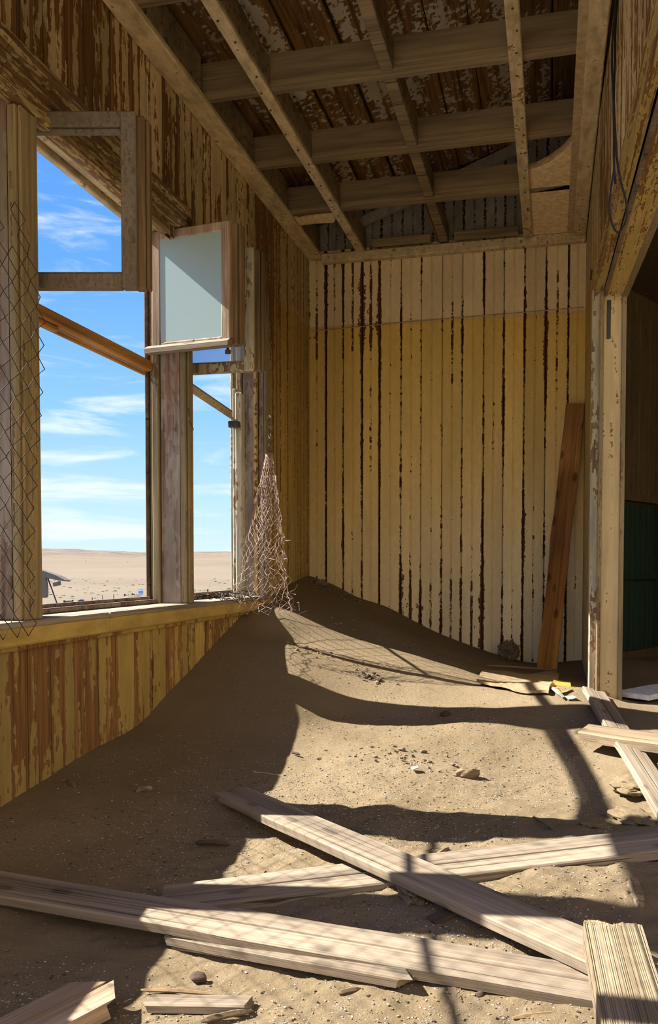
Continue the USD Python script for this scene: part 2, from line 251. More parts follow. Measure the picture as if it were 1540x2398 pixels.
mat('sand', {"g": ("geometry", {}),
    "n1": ("noise_texture", {"scale": 2.2, "detail": 4, "roughness": .55}), "n2": ("noise_texture", {"scale": 520, "detail": 4, "roughness": .8}),
    "n3": ("noise_texture", {"scale": 60, "detail": 5, "roughness": .65}),
    "v": ("voronoi_texture", {"scale": 170, "randomness": 1}), "vs": ("separate_xyz", {}), "vd": ("map_range", {"from_min": .36, "from_max": .26, "to_min": 0, "to_max": 1, "clamp": True}),
    "lt": ("math", {"math_type": "greater_than", "value2": .84}), "dkk": ("math", {"math_type": "less_than", "value2": .10}), "lm": ("math", {"math_type": "multiply"}), "dm": ("math", {"math_type": "multiply"}),
    "c": ("mix_color", {"a": (.203, .153, .090), "b": (.242, .187, .116)}), "f": ("map_range", {"from_min": .35, "from_max": .65, "clamp": True}),
    "k": ("map_range", {"from_min": .3, "from_max": .7, "to_min": .62, "to_max": 1.30, "clamp": True}), "x": ("mix_color", {"blend_type": "multiply", "fac": 1.0}),
    "den": ("map_range", {"from_min": .42, "from_max": .60, "to_min": 0.1, "to_max": 1, "clamp": True}),
    "pat": ("map_range", {"from_min": .9, "from_max": 3.9, "to_min": 1.0, "to_max": .25, "clamp": True}), "sy": ("separate_xyz", {}), "pm": ("math", {"math_type": "multiply"}), "pm2": ("math", {"math_type": "multiply"}),
    "xl": ("mix_color", {"b": (.44, .40, .33)}), "xd": ("mix_color", {"b": (.06, .042, .027)}),
    "hb": ("math", {"math_type": "multiply_add", "value2": .35}), "bp": ("bump", {"strength": .85, "distance": .006}), "p": ("principled_bsdf", {"roughness": .95, "specular_ior_level": .1})},
    [("g.position", "n1.vector"), ("g.position", "n2.vector"), ("g.position", "n3.vector"), ("g.position", "v.vector"), ("v.color", "vs.vector"), ("v.distance", "vd.value"),
     ("vs.x", "lt.value1"), ("vs.x", "dkk.value1"), ("g.position", "sy.vector"), ("sy.y", "pat.value"), ("n1.fac", "den.value"), ("den.result", "pm.value1"), ("pat.result", "pm.value2"),
     ("lt.value", "lm.value1"), ("vd.result", "pm2.value1"), ("pm.value", "pm2.value2"), ("pm2.value", "lm.value2"), ("dkk.value", "dm.value1"), ("pm2.value", "dm.value2"),
     ("n1.fac", "f.value"), ("f.result", "c.fac"), ("n2.fac", "k.value"), ("c.result", "x.a"), ("k.result", "x.b"), ("x.result", "xl.a"), ("lm.value", "xl.fac"), ("xl.result", "xd.a"), ("dm.value", "xd.fac"),
     ("xd.result", "p.base_color"), ("n2.fac", "hb.value1"), ("n3.fac", "hb.value3"), ("hb.value", "bp.height"), ("bp.normal", "p.normal")])
mat('desert', {"g": ("geometry", {}), "at": ("attribute", {"attribute": "rock"}), "m": ("mapping", {"scale": (1, 1, 4)}),
    "n1": ("noise_texture", {"scale": .012, "detail": 5}), "n2": ("noise_texture", {"scale": .35, "detail": 5, "roughness": .7}), "c": ("mix_color", {"a": (.172, .133, .089), "b": (.203, .161, .110)}),
    "f": ("map_range", {"from_min": .35, "from_max": .65, "clamp": True}), "sp": ("map_range", {"from_min": .66, "from_max": .72, "to_max": .55, "clamp": True}), "xd": ("mix_color", {"b": (.10, .08, .06)}),
    "n3": ("noise_texture", {"scale": .06, "detail": 6, "roughness": .75}), "rk": ("map_range", {"from_min": .46, "from_max": .56, "clamp": True}), "rm": ("math", {"math_type": "multiply"}), "xr": ("mix_color", {"b": (.13, .105, .085)}),
    "p": ("principled_bsdf", {"roughness": .95, "specular_ior_level": .1})},
    [("g.position", "n1.vector"), ("g.position", "n2.vector"), ("g.position", "m.vector"), ("m.vector", "n3.vector"), ("n1.fac", "f.value"), ("f.result", "c.fac"), ("n2.fac", "sp.value"), ("c.result", "xd.a"), ("sp.result", "xd.fac"),
     ("n3.fac", "rk.value"), ("rk.result", "rm.value1"), ("at.fac", "rm.value2"), ("rm.value", "xr.fac"), ("xd.result", "xr.a"), ("xr.result", "p.base_color")])
mat('frosted', {"d": ("diffuse_bsdf", {"color": (.47, .62, .62)}), "l": ("translucent_bsdf", {"color": (.42, .58, .60)}), "m": ("mix_closure", {"fac": .25}), "gl": ("glossy_bsdf", {"color": (.9, .95, 1), "roughness": .25}), "fr": ("fresnel", {"IOR": 1.45}), "m2": ("mix_closure", {})},
    [("d.BSDF", "m.closure1"), ("l.BSDF", "m.closure2"), ("m.closure", "m2.closure1"), ("gl.BSDF", "m2.closure2"), ("fr.fac", "m2.fac")], surface="m2.closure")
mat('dusty_glass', {"t": ("transparent_bsdf", {"color": (.9, .94, .97)}), "d": ("translucent_bsdf", {"color": (.75, .8, .9)}), "d2": ("diffuse_bsdf", {"color": (.75, .78, .8)}), "md": ("mix_closure", {"fac": .5}), "m": ("mix_closure", {"fac": .26}), "gl": ("glossy_bsdf", {"roughness": .02}), "fr": ("fresnel", {"IOR": 1.5}), "m2": ("mix_closure", {})},
    [("d.BSDF", "md.closure1"), ("d2.BSDF", "md.closure2"), ("t.BSDF", "m.closure1"), ("md.closure", "m.closure2"), ("m.closure", "m2.closure1"), ("gl.BSDF", "m2.closure2"), ("fr.fac", "m2.fac")], surface="m2.closure")

# ------------------------------------------------------------------ the sand drift (floor)
XL, XR, YB, ZC = -1.50, 0.185, 5.50, 3.12      # left wall, right wall, back wall, ceiling
CTRL = []
for u, v in [(0, 1888), (58, 1854), (118, 1817), (183, 1775), (237, 1745), (326, 1696), (395, 1622), (464, 1550), (553, 1454)]: CTRL.append(onp(u, v, 0, XL))
for u, v in [(730, 1350), (790, 1374), (840, 1400), (890, 1415), (1000, 1470), (1131, 1522), (1250, 1552), (1370, 1545)]: CTRL.append(onp(u, v, 1, YB))
CTRL += [np.array(p, float) for p in [
    (-1.5, 1.5, .43), (-1.5, .5, .42), (-1.5, -1, .42), (-1.49, 4.6, .985), (-1.49, 5.0, 1.05),
    (-1.345, 4.309, .921), (-1.207, 4.19, .801), (-1.194, 3.992, .789), (-1.063, 3.605, .675), (-.994, 3.418, .615), (-.893, 3.06, .528), (-.871, 2.891, .509), (-.845, 2.689, .486), (-.839, 2.536, .48),
    (-.796, 2.311, .448), (-.756, 2.089, .425), (-.728, 1.668, .40), (-.707, 1.459, .385), (-.896, 3.45, .57), (-.755, 3.45, .546), (-.463, 3.45, .543), (-.216, 3.45, .568), (-.008, 3.45, .555), (.329, 3.45, .592),
    (-.413, 2.255, .459), (-.118, 2.255, .467), (.018, 2.255, .485), (.219, 2.255, .485), (.06, 3.179, .49), (.107, 2.979, .465), (.15, 2.75, .455), (.19, 2.6, .46),
    (0, 1.4, .43), (.4, 1.5, .44), (-.3, 1.8, .445), (.15, 1.85, .46), (-.45, 3.0, .52), (.4, 3.0, .53), (.6, 2.3, .49),
    (.15, 3.93, .645), (.28, 3.93, .60), (-.2, 3.8, .595), (-.25, 4.4, .60), (.05, 4.8, .585), (-.3, 5.1, .625), (-.75, 4.6, .745), (-.55, 4.2, .665),
    (0, 0, .42), (0, -1.5, .42), (1, 4.5, .57), (2, 5.5, .52), (1.2, 3, .53), (3.5, 3, .5), (3.5, 7, .5), (3, -1, .42), (.8, 7.2, .54), (.3, 6.6, .55)]]
CTRL = np.array(CTRL)
rbf = RBFInterpolator(CTRL[:, :2], CTRL[:, 2], kernel='thin_plate_spline', smoothing=2e-4)
def bumps(xy):
    p = np.c_[xy, np.zeros(len(xy))]
    big = meshkit.fbm(p * 2.3, 3, 5) - .5; mid = meshkit.fbm(p * 9, 3, 9) - .5; fine = meshkit.fbm(p * 38, 2, 3) - .5
    rough = np.clip((4.2 - xy[:, 1]) / 2.2, .18, 1) * np.clip((xy[:, 0] + 1.5) / .9, .3, 1)
    return big * .035 * np.clip((xy[:, 0] + 1.5) / .5, 0, 1) * np.clip((5.5 - xy[:, 1]) / .5, 0, 1) + (mid * .026 + fine * .011) * rough
GX = np.r_[np.arange(-1.62, 1.0, .0125), np.arange(1.0, 4.4, .12)]; GY = np.r_[np.arange(-2.6, .9, .1), np.arange(.9, 5.72, .0125), np.arange(5.72, 9.1, .12)]
gx, gy = np.meshgrid(GX, GY); XY = np.c_[gx.ravel(), gy.ravel()]
coarse_x, coarse_y = np.linspace(-1.7, 4.5, 63), np.linspace(-2.7, 9.2, 120)
from scipy.interpolate import RectBivariateSpline
cxx, cyy = np.meshgrid(coarse_x, coarse_y, indexing='ij')
DUNE = RectBivariateSpline(coarse_x, coarse_y, rbf(np.c_[cxx.ravel(), cyy.ravel()]).reshape(cxx.shape))
def S(x, y):
    x = np.atleast_1d(np.asarray(x, float)); y = np.atleast_1d(np.asarray(y, float))
    return DUNE.ev(x, y) + bumps(np.c_[x, y])
def S1(x, y): return float(S(x, y)[0])
def gpt(u, v, h=0.0):                          # the pixel's ray meets the sand (or h above it)
    d = ray(u, v); lo, hi = .4, 9.0
    ts = np.linspace(.6, 9, 800); P = EYE + ts[:, None] * d
    g = P[:, 2] - (DUNE.ev(P[:, 0], P[:, 1]) + h)
    i = int(np.argmax(g < 0)); return P[max(i, 1)]
GZ = S(XY[:, 0], XY[:, 1]); nx, ny = len(GX), len(GY)
ii, jj = np.meshgrid(np.arange(nx - 1), np.arange(ny - 1)); a = (jj * nx + ii).ravel()
quad = np.stack([a, a + 1, a + 1 + nx, a + nx], 1)
fl = obj('floor', (np.c_[XY, GZ], quad), 'sand', smooth=True)
tag(fl, 'drifted tan desert sand covering the whole floor of the room', 'floor', kind='structure')

# ------------------------------------------------------------------ walls of bead boards
def bead(o, U, N, L, w, l0, l1, seg=6, left=.3, mid=.15, right=.3, zmod=None, thick=.018, gap=.0015, off=0.0):
    """one bead board: width along U from o, face towards N, length along L from l0 to l1; peel at its left edge, middle bead and right edge"""
    o, U, N, L = (np.asarray(q, float) for q in (o, U, N, L))
    g = gap; prof = [(g, -thick, left), (g, -.005, left), (g + .005, 0, left * .95), (.055 * w, 0, left * .72), (.11 * w, 0, left * .3 - .06), (.25 * w, 0, -.1), (.5 * w - .011, 0, -.1), (.5 * w - .006, 0, mid * .9), (.5 * w - .003, -.0035, mid), (.5 * w, -.0008, mid), (.5 * w + .003, -.0035, mid), (.5 * w + .006, 0, mid * .9), (.5 * w + .011, 0, -.1),
                     (.75 * w, 0, -.1), (.89 * w, 0, right * .3 - .06), (.945 * w, 0, right * .72), (w - g - .005, 0, right * .95), (w - g, -.005, right), (w - g, -thick, right)]
    k = len(prof); V, P = [], []
    for t in np.linspace(l0, l1, seg + 1):
        zz = zmod(t) if zmod else 0.0
        for s, d, p in prof:
            V.append(o + U * s + N * (d + off) + L * t); P.append(p + zz)
    Fs = []
    flip = np.dot(np.cross(U, L), N) < 0
    for i in range(seg):
        for j in range(k - 1):
            q = [i * k + j, i * k + j + 1, (i + 1) * k + j + 1, (i + 1) * k + j]
            Fs.append(q[::-1] if flip else q)
        q = [i * k + k - 1, i * k, (i + 1) * k, (i + 1) * k + k - 1]
        Fs.append(q[::-1] if flip else q)
    return (np.array(V), np.array(Fs)), np.array(P)
rnd = random.Random(11)
Y1, Z1, X1 = np.array([0, 1., 0]), np.array([0, 0, 1.]), np.array([1., 0, 0])
wl = thing('wall_left', 'window wall of flaking cream and brown bead boards', 'wall', kind='structure')
SILL, HEADZ = 1.012, 2.545
BW = .142
y = 2.318 - BW * 35
edges = []
while y < YB - .02:
    edges.append(y); y += BW
for i, ya in enumerate(edges):
    w = min(BW, YB - ya); mid = ya + w / 2
    l, r, c = rnd.uniform(.1, .9), rnd.uniform(.1, .9), rnd.uniform(0, .7)
    tone = rnd.uniform(-.5, .5)
    off = rnd.uniform(-.0015, .0015); gp = (.0018, .0014, .0045)[i % 3]
    if mid < 4.50:
        if mid > 1.15:
            for nm, z0, z1, mt in (('board', 2.50, ZC + .06, 'paint_left'), ('board', .25, .975, 'paint_low')):
                m, p = bead((XL, ya, 0), Y1, X1, Z1, w, z0, z1, 3, l + tone, c + tone, r + tone, off=off, gap=gp)
                obj(nm, m, mt, wl, prim={'peel': p + tone * .5})
    else:
        f = (5.5 - mid)
        m, p = bead((XL, ya, 0), Y1, X1, Z1, w, .25, ZC + .06, 10, l + .25 * f, c + .2 * f, r + .25 * f, zmod=lambda t: .9 * max(0, min(1, (t - 2.0) / .6)) * max(0, min(1, (5.15 - mid) / .5)) - .05, off=off)
        obj('board', m, 'paint_corner', wl, prim={'peel': p})
obj('panel', cat(trimesh.creation.box(bounds=[[XL - .02, 1.13, 2.5], [XL, 1.15, ZC + .06]]), trimesh.creation.box(bounds=[[XL - .02, 1.13, .2], [XL, 1.15, .975]])), 'paint_left', wl)
obj('sheathing', cat(trimesh.creation.box(bounds=[[XL - .15, 1.13, 2.57], [XL - .03, YB + .2, 3.34]]), trimesh.creation.box(bounds=[[XL - .15, 1.13, -.6], [XL - .03, YB + .2, .96]]), trimesh.creation.box(bounds=[[XL - .15, 4.49, .9], [XL - .03, YB + .2, 2.6]])), 'dark_wood', wl)

wb = thing('wall_back', 'end wall of yellowed bead boards with dark flaking seams', 'wall', kind='structure')
SEAMU = [722, 763, 803, 847, 888, 938, 985, 1034, 1081, 1131, 1178, 1226, 1276, 1328, 1373]
SEAMP = [.5, .84, .62, .64, .78, .52, .44, .40, .48, .66, .52, .64, .62, .64, .5]
MIDP = [.3, .26, .34, .28, .36, .36, .40, .36, .3, .26, .3, .32, .38, .26]
sx = [onp(u, 1000, 1, YB)[0] for u in SEAMU]; sx[0] = XL - .01; sx[-1] = XR + .01
for i in range(len(sx) - 1):
    def zm(t, i=i):
        v = .10 * max(0, (1.35 - t) / .75) if t < 1.35 else 0.0
        if i in (0, 1, 2, 3) and t > 2.6: v += (.16, .30, .24, .34)[i]
        if i in (0, 1) and 1.5 < t < 2.0: v += .14
        if i in (5, 6, 7, 8) and t < 1.15: v += .17
        return v
    m, p = bead((sx[i], YB, 0), X1, -Y1, Z1, sx[i + 1] - sx[i], .3, ZC + .03, 12, SEAMP[i], MIDP[i], SEAMP[i + 1], zmod=zm, off=rnd.uniform(-.002, .002))
    obj('board', m, 'paint_back', wb, prim={'peel': p})
    m, p = bead((sx[i], YB + .05, 0), X1, -Y1, Z1, sx[i + 1] - sx[i], ZC + .03, 3.9, 3, SEAMP[(i + 5) % 15] * .7, .25, SEAMP[(i + 6) % 15] * .7)
    obj('gable_board', m, 'paint_gable', wb, prim={'peel': p})
obj('backing', trimesh.creation.box(bounds=[[XL - .2, YB + .07, -.5], [XR + .12, YB + .12, 4.2]]), 'dark_wood', wb)
obj('picture_wire', tube([(XL + .02, YB - .006, 2.655), (-.9, YB - .006, 2.672), (XR - .01, YB - .006, 2.69)], .003), 'plaster_back', wb)

# ------------------------------------------------------------------ windows
wy = [(-2.12, -1.11), (-1.0, .02), (.12, 1.14), (1.24, 2.255), (2.365, 3.45), (3.52, 4.47)]
XO = -1.65                                     # outer face of the frames
def box3(x0, x1, y0, y1, z0, z1, c=.004): return cbox(x0, x1, y0, y1, z0, z1, c)
WLAB = ['empty window opening farthest behind the viewpoint', 'empty window opening behind the viewpoint', 'empty window opening beside the viewpoint', 'window opening nearest the camera behind the hanging chain link', 'middle window opening with a bare orange transom bar', 'far narrow window opening by the crumpled mesh']
for k, (y0, y1) in enumerate(wy):
    if k < 3: continue
    vis = k >= 3
    w = thing(f'window_{k - 2}', WLAB[k], 'window', kind='structure')
    HB = 2.56; ls = (.05, .05, .05, .05, .135, .16)[k]
    obj('jamb', box3(-1.59, -1.492, y0 - .022, y0, SILL, HB), 'paint_reveal', w)
    obj('jamb', box3(-1.585, -1.492, y1, y1 + .022, SILL, HB), 'paint_reveal', w)
    obj('head_board', box3(-1.60, -1.492, y0 - .02, y1 + .02, HB, HB + .02), 'paint_pale' if vis else 'paint_trim', w)
    obj('frame_stile', box3(XO, -1.60, y0 - .03, y0 + ls, SILL, HB), 'paint_jamb', w)
    obj('frame_stile', cat(box3(-1.618, -1.588, y1 - .014, y1 + .03, SILL, HB), box3(-1.632, -1.618, y1 - .003, y1 + .03, SILL, HB)), 'paint_jamb', w)
    obj('outer_stile', box3(XO, -1.632, y1 - .012, y1 + .03, SILL, HB), 'dark_wood' if k == 4 else 'paint_pale', w, label='dark outer edge strip' if k == 4 else None)
    obj('frame_head', cat(box3(-1.62, -1.59, y0 - .02, y1, 2.55, HB), box3(XO, -1.625, y0 - .02, y1, 2.528, HB)), 'paint_trim', w)
    obj('bottom_rail', cat(box3(-1.625, -1.60, y0 + .032, y1 - .014, SILL, SILL + .018), box3(XO, -1.627, y0 + .05, y1 - .014, SILL, SILL + .03)), 'paint_reveal', w)
    tz = 1.985
    if k == 5:
        obj('transom_bar', tube([(-1.635, y0 + .03, 2.025), (-1.635, y1 - .01, 1.962)], .024, 4), 'paint_jamb', w)
    elif k == 3:
        obj('transom_bar', box3(XO, -1.615, 1.88, y1 - .012, 2.06, 2.10), 'paint_trim', w)
        obj('nailed_board', box3(XO, -1.63, 1.86, y1, 2.08, HB), 'grey_post', w)
    elif k == 4:
        obj('transom_bar', cat(box3(XO, -1.612, y0 + .03, y1 - .012, tz - .008, tz + .035, .006), box3(XO - .006, XO + .008, y0 + .03, y1 - .012, tz - .022, tz - .008, .003)), 'orange_wood', w)
        obj('bare_splinter', box3(XO + .006, -1.62, y0 + .12, y0 + .36, tz - .026, tz - .008), 'orange_wood', w, label='bright orange split wood under the bar')
    if k == 5:
        obj('mullion', cat(box3(-1.475, -1.442, 4.055, 4.10, SILL, 2.0), box3(-1.49, -1.475, 4.06, 4.09, SILL, 2.02)), 'paint_pale', w)
        obj('catch', box3(-1.50, -1.448, 4.02, 4.055, 1.83, 1.86), 'iron', w)
        obj('glazing_bar', tube([(-1.485, 4.10, 1.47), (-1.60, 4.47, 1.43)], .011, 4), 'sash_wood', w)
    if k in (0, 1, 2):
        ym = (y0 + y1) / 2
        obj('mullion', box3(XO, -1.60, ym - .05, ym + .05, SILL, HB), 'paint_jamb', w)
    if k == 3:
        obj('mullion', box3(XO, -1.60, 1.68, 1.88, SILL, HB), 'paint_jamb', w)
        obj('glazing_bar', tube([(-1.625, y0, 1.73), (-1.625, y1, 1.62)], .012, 4), 'sash_wood', w)
    # casing on the room side, right of the opening
    yc = wy[k + 1][0] if k < 5 else y1 + .10
    obj('casing', cat(box3(-1.502, -1.472, y1 + .0, yc, SILL, 2.47 if k < 5 else 2.62), box3(-1.472, -1.462, y1 + .012, yc - .012, SILL, 2.47 if k < 5 else 2.6)), 'paint_jamb' if k != 5 else 'paint_reveal', w)
tm = thing('trim_1', 'yellow painted window sill and apron running along the window wall', 'sill', kind='structure')
ns = 60
def wav(m, amp, seed):
    m = m.subdivide_to_size(.06) if hasattr(m, 'subdivide_to_size') else m
    v = m.vertices.copy(); v[:, 0] += amp * (meshkit.fbm(v * 9, 3, seed) - .5); m.vertices = v; return m
obj('sill_board', cbox(XO - .03, -1.45, 1.13, 2.75, .990, SILL, .006), 'driftwood_sill', tm)
obj('sill_board', cbox(XO - .03, -1.45, 2.753, 4.58, .990, SILL, .006), 'driftwood_sill', tm)
obj('apron', cbox(-1.50, -1.453, 1.13, 2.752, .942, 1.005, .006), 'paint_sill', tm)
obj('apron', cbox(-1.50, -1.453, 2.756, 4.56, .942, 1.005, .006), 'paint_sill', tm)
obj('apron_moulding', cbox(-1.50, -1.478, 1.13, 4.5, .925, .947, .005), 'paint_low', tm)
tm = thing('trim_2', 'moulded dark head casing running above the window openings', 'moulding', kind='structure')
prof = [(-1.502, 2.465), (-1.462, 2.465), (-1.45, 2.475), (-1.45, 2.495), (-1.462, 2.5), (-1.462, 2.525), (-1.448, 2.532), (-1.448, 2.56), (-1.462, 2.566), (-1.45, 2.59), (-1.432, 2.605), (-1.432, 2.622), (-1.502, 2.622)]
def yprism(prof, y0, y1):
    p = trimesh.creation.extrude_polygon(Polygon([(a, b) for a, b in prof]), y1 - y0, engine='earcut')
    v = p.vertices.copy(); p.vertices = np.c_[v[:, 0], y0 + v[:, 2], v[:, 1]]; p.invert(); 
    if p.volume < 0: p.invert()
    return p
lowp = [(-1.502, 2.475), (-1.472, 2.475), (-1.462, 2.485), (-1.462, 2.505), (-1.472, 2.51), (-1.472, 2.545), (-1.502, 2.545)]
uppp = [(-1.502, 2.546), (-1.468, 2.546), (-1.452, 2.552), (-1.452, 2.57), (-1.464, 2.576), (-1.452, 2.594), (-1.438, 2.606), (-1.438, 2.624), (-1.502, 2.624)]
obj('head_casing', yprism(lowp, 1.13, 2.20), 'paint_casing', tm)
obj('head_casing', yprism(lowp, 2.203, 3.285), 'paint_casing', tm)
obj('cornice_moulding', yprism(uppp, 1.13, 2.20), 'paint_casing', tm)
obj('cornice_moulding', yprism(uppp, 2.203, 3.44), 'paint_casing', tm)
be = trimesh.creation.icosphere(2, 1.0); be.vertices = be.vertices * (1 + .5 * (meshkit.noise(be.vertices * 3, 3) - .5))[:, None] * (.024, .045, .03) + (-1.475, 3.46, 2.588)
obj('broken_end', be, 'dark_wood', tm)

# ------------------------------------------------------------------ open casement sashes
def sash(name, label, hinge, ang, z0, w, h, frame_mat, pane=None, weather=False, stile=.046, thick=.042, astragal=True, side=1):
    """local x from the hinge to the free edge, y away from the viewer, z up"""
    t = thing(name, label, 'window sash', (hinge[0], hinge[1], z0), ang, group=None)
    obj('stile', cbox(0, stile, 0, thick, 0, h), frame_mat, t)
    obj('stile', cbox(w - stile, w, 0, thick, 0, h), frame_mat, t)
    obj('top_rail', cat(cbox(stile, w - stile, 0, thick, h - stile, h), cbox(stile, w - stile, .012, thick - .004, h - stile - .012, h - stile)), frame_mat, t)
    obj('bottom_rail', cat(cbox(stile, w - stile, 0, thick, 0, stile * .95), cbox(stile, w - stile, .012, thick - .004, stile * .95, stile * .95 + .006)), frame_mat, t)
    if astragal:
        obj('meeting_strip', cat(cbox(w - .01, w + .022, thick * .55, thick + .022, .004, h - .004), cbox(w + .022, w + .034, thick * .8, thick + .03, .006, h - .01)), 'strip_wood', t)
    if pane: obj('pane', trimesh.creation.box(bounds=[[stile - .004, .004, stile * .9], [w - stile + .004, .008, h - stile + .004]]), pane, t)
    if weather:
        obj('weather_bar', yx_prism([(-.042, -.012), (.0, -.012), (.0, .026), (-.02, .02), (-.042, .006)], -.012, w + .012), 'driftwood', t, label='pale sunlit drip moulding')
        obj('knob', tube([(w - .02, thick * .5, -.001), (w - .02, thick * .5, -.014), (w - .02, thick * .5, -.016), (w - .02, thick * .5, -.03)], [.006, .006, .011, .012], 8), 'rust', t)
    return t
def yx_prism(prof, x0, x1):                    # profile in (y, z), swept along x
    m = sweep(prof, x1 - x0, 4, 0, 1); m.apply_translation([x0, 0, 0]); return m
sash('casement_sash', 'glassless weathered grey casement sash swung inward nearest the left edge', (-1.59, 2.395), math.degrees(math.atan2(.24, .97)), 2.008, .385, .522, 'paint_sash')
sash('casement_sash', 'open casement sash with frosted pale teal glass half in sun', (-1.605, 3.42), math.degrees(math.atan2(-.122, .9925)), 2.052, .3585, .49, 'sash_wood', 'frosted', weather=True, stile=.038)
sash('casement_sash', 'pale yellow casement sash with clear dusty glass behind the frosted one', (-1.60, 3.56), 2.0, 1.99, .382, .512, 'paint_pale', 'dusty_glass', stile=.042)

# ------------------------------------------------------------------ ceiling frame, roof
ce = thing('ceiling', 'open grid of grey joists and pale battens where the ceiling fell', 'ceiling', kind='structure')
for yj in (.9, 1.55, 2.2, 2.88, 3.535, 4.19, 4.785):
    L = 1.66
    obj('joist', sweep([(-.022, .012), (.022, .012), (.022, .14), (-.022, .14)], L, 6, 0), 'joist_wood', ce, mat4=frame((XL + .02, yj + .022, ZC - .005), (1, 0, 0), (0, 0, 1)))
    obj('joist_lath', sweep([(-.02, -.004), (.03, -.004), (.03, .012), (-.02, .012)], L, 6, .003, int(yj * 10)), 'joist_wood', ce, mat4=frame((XL + .02, yj + .018, ZC), (1, 0, 0), (0, 0, 1)), label='pale bottom lath')
for xb, zb, mt in ((-1.155, -.018, 'paint_trim'), (-.645, .004, 'joist_wood'), (-.148, -.02, 'paint_trim')):
    obj('batten', cbox(xb - .026, xb + .026, .6, YB - .015, ZC + zb, ZC + zb + .022), mt, ce)
    if xb < -.3: obj('long_joist', cbox(xb - .008, xb + .026, .6, YB - .02, ZC + zb + .022, ZC + .12), 'joist_wood' if xb < -1 else 'joist_wood', ce)
for k in range(14):                            # nail heads in the battens are too small to pick apart one by one
    pass
rgn = np.random.RandomState(4); nails = []
for xb in (-1.155, -.148):
    for yy in np.arange(2.4, 5.4, .16):
        m = trimesh.creation.cylinder(.0045, .004, sections=6); m.apply_translation([xb + rgn.uniform(-.015, .015), yy + rgn.uniform(-.05, .05), ZC - .021]); nails.append(m)
o = obj('nail_heads', cat(*nails), 'rust', ce); tag(o, kind='stuff')
for ya, yb in ((2.25, 2.86), (2.95, 3.5), (3.6, 4.16), (4.27, 4.74), (4.86, 5.45)):
    obj('wall_plate', cbox(XL + .02, XL + .085, ya, yb, ZC + .012, ZC + .15), 'joist_wood', ce)
def panel(name, uvs, z, th, mt, label=None, extra=()):
    pts = [onp(u, v, 2, z)[:2] if not isinstance(u, str) else v for u, v in uvs]
    p = Polygon(pts).buffer(0)
    m = trimesh.creation.extrude_polygon(p, th, engine='earcut'); m.apply_translation([0, 0, z]); return obj(name, m, mt, ce, label=label)
panel('ceiling_panel', [(1234, 455), (1368, 425), (1366, 548), (1228, 552)], ZC - .004, .012, 'plaster', 'intact square of cream ceiling board')
panel('ceiling_panel', [(1232, 402), (1256, 398), (1290, 382), (1322, 356), (1345, 328), (1367, 300), (1383, 270), (1392, 235), (1400, 190), (1404, 140), (1412, 90), (1422, 0), (1432, 0), (1400, 240), (1371, 423), (1234, 452)], ZC - .002, .012, 'plaster', 'torn cream ceiling board with a curved broken edge')
panel('ceiling_panel', [(664, 503), (700, 512), (775, 497), (790, 505), (780, 522), (735, 524), (690, 530), (715, 560), (740, 585), (732, 600), (700, 570)], ZC - .004, .010, 'plaster', 'ragged scrap of ceiling board in the left corner')
panel('panel_edge', [(1234, 400), (1258, 396), (1292, 379), (1324, 353), (1347, 325), (1369, 297), (1385, 267), (1394, 232), (1388, 232), (1379, 262), (1362, 290), (1340, 318), (1318, 345), (1288, 368), (1254, 386), (1234, 391)], ZC + .008, .012, 'plaster_back', 'frayed torn edge of the panel')
for x0, x1 in ((-1.08, -.72), (-.58, -.2)):
    obj('nailing_strip', cbox(x0, x1, YB - .09, YB - .06, ZC + .0, ZC + .05), 'joist_wood', ce)
tr3 = thing('trim_3', 'cream ceiling trim running around the top of the walls', 'trim', kind='structure')
obj('left_trim', cbox(XL + .0, XL + .095, .6, YB - .01, ZC - .03, ZC - .002, .005), 'paint_trim', tr3)
obj('back_trim', cbox(XL + .09, XR - .005, YB - .06, YB - .004, ZC - .06, ZC - .004, .006), 'paint_trim', tr3)
obj('right_trim', cbox(XR - .075, XR - .004, .6, YB - .06, ZC - .035, ZC - .004, .005), 'paint_trim', tr3)
obj('right_cove', cbox(XR - .11, XR - .07, .6, YB - .06, ZC - .012, ZC + .0, .003), 'plaster_back', tr3)
rf = thing('roof', 'dark underside of roof boards with peeling white paint', 'roof', kind='structure')
SL = .29
def roofz(x): return 3.31 + SL * (x + 1.5)
x = -1.86; i = 0; RW = .186
nrm = np.array([SL, 0, -1]); nrm /= np.linalg.norm(nrm); ud = np.array([1, 0, SL]); ud /= np.linalg.norm(ud)
while x < .55:
    w = RW * rnd.uniform(.94, 1.05); gp = rnd.choice([.0015, .002, .003, .008])
    m, p = bead((x, 0, roofz(x)), ud, nrm, Y1, w / ud[0], -.3, YB + .05, 4, rnd.uniform(.1, 1), rnd.uniform(0, .9), rnd.uniform(.1, 1), gap=gp, off=rnd.uniform(-.006, .006))
    obj('roof_board', m, 'paint_roof', rf, prim={'peel': p + rnd.uniform(-.6, .4)})
    x += w; i += 1
for ya, yb, xa in ((2.6, 3.3, -.35), (3.62, 4.12, -.36)):
    m, p = bead((xa, 0, roofz(xa) - .03), ud, nrm, Y1, .17, ya, yb, 2, .2, .3, .2)
    obj('patch_board', m, 'paint_roof', rf, prim={'peel': p - .3})
obj('roof_cover', cat(*[trimesh.creation.box(bounds=[[-2.25, -.3, 0], [.62, 9.3, .02]]), trimesh.creation.box(bounds=[[.62, 3.0, 0], [4.6, 9.3, .02]])]), 'roof_sheet', rf, mat4=np.array([[1, 0, 0, 0], [0, 1, 0, 0], [SL, 0, 1, 3.31 + SL * 1.5 + .05], [0, 0, 0, 1]]))
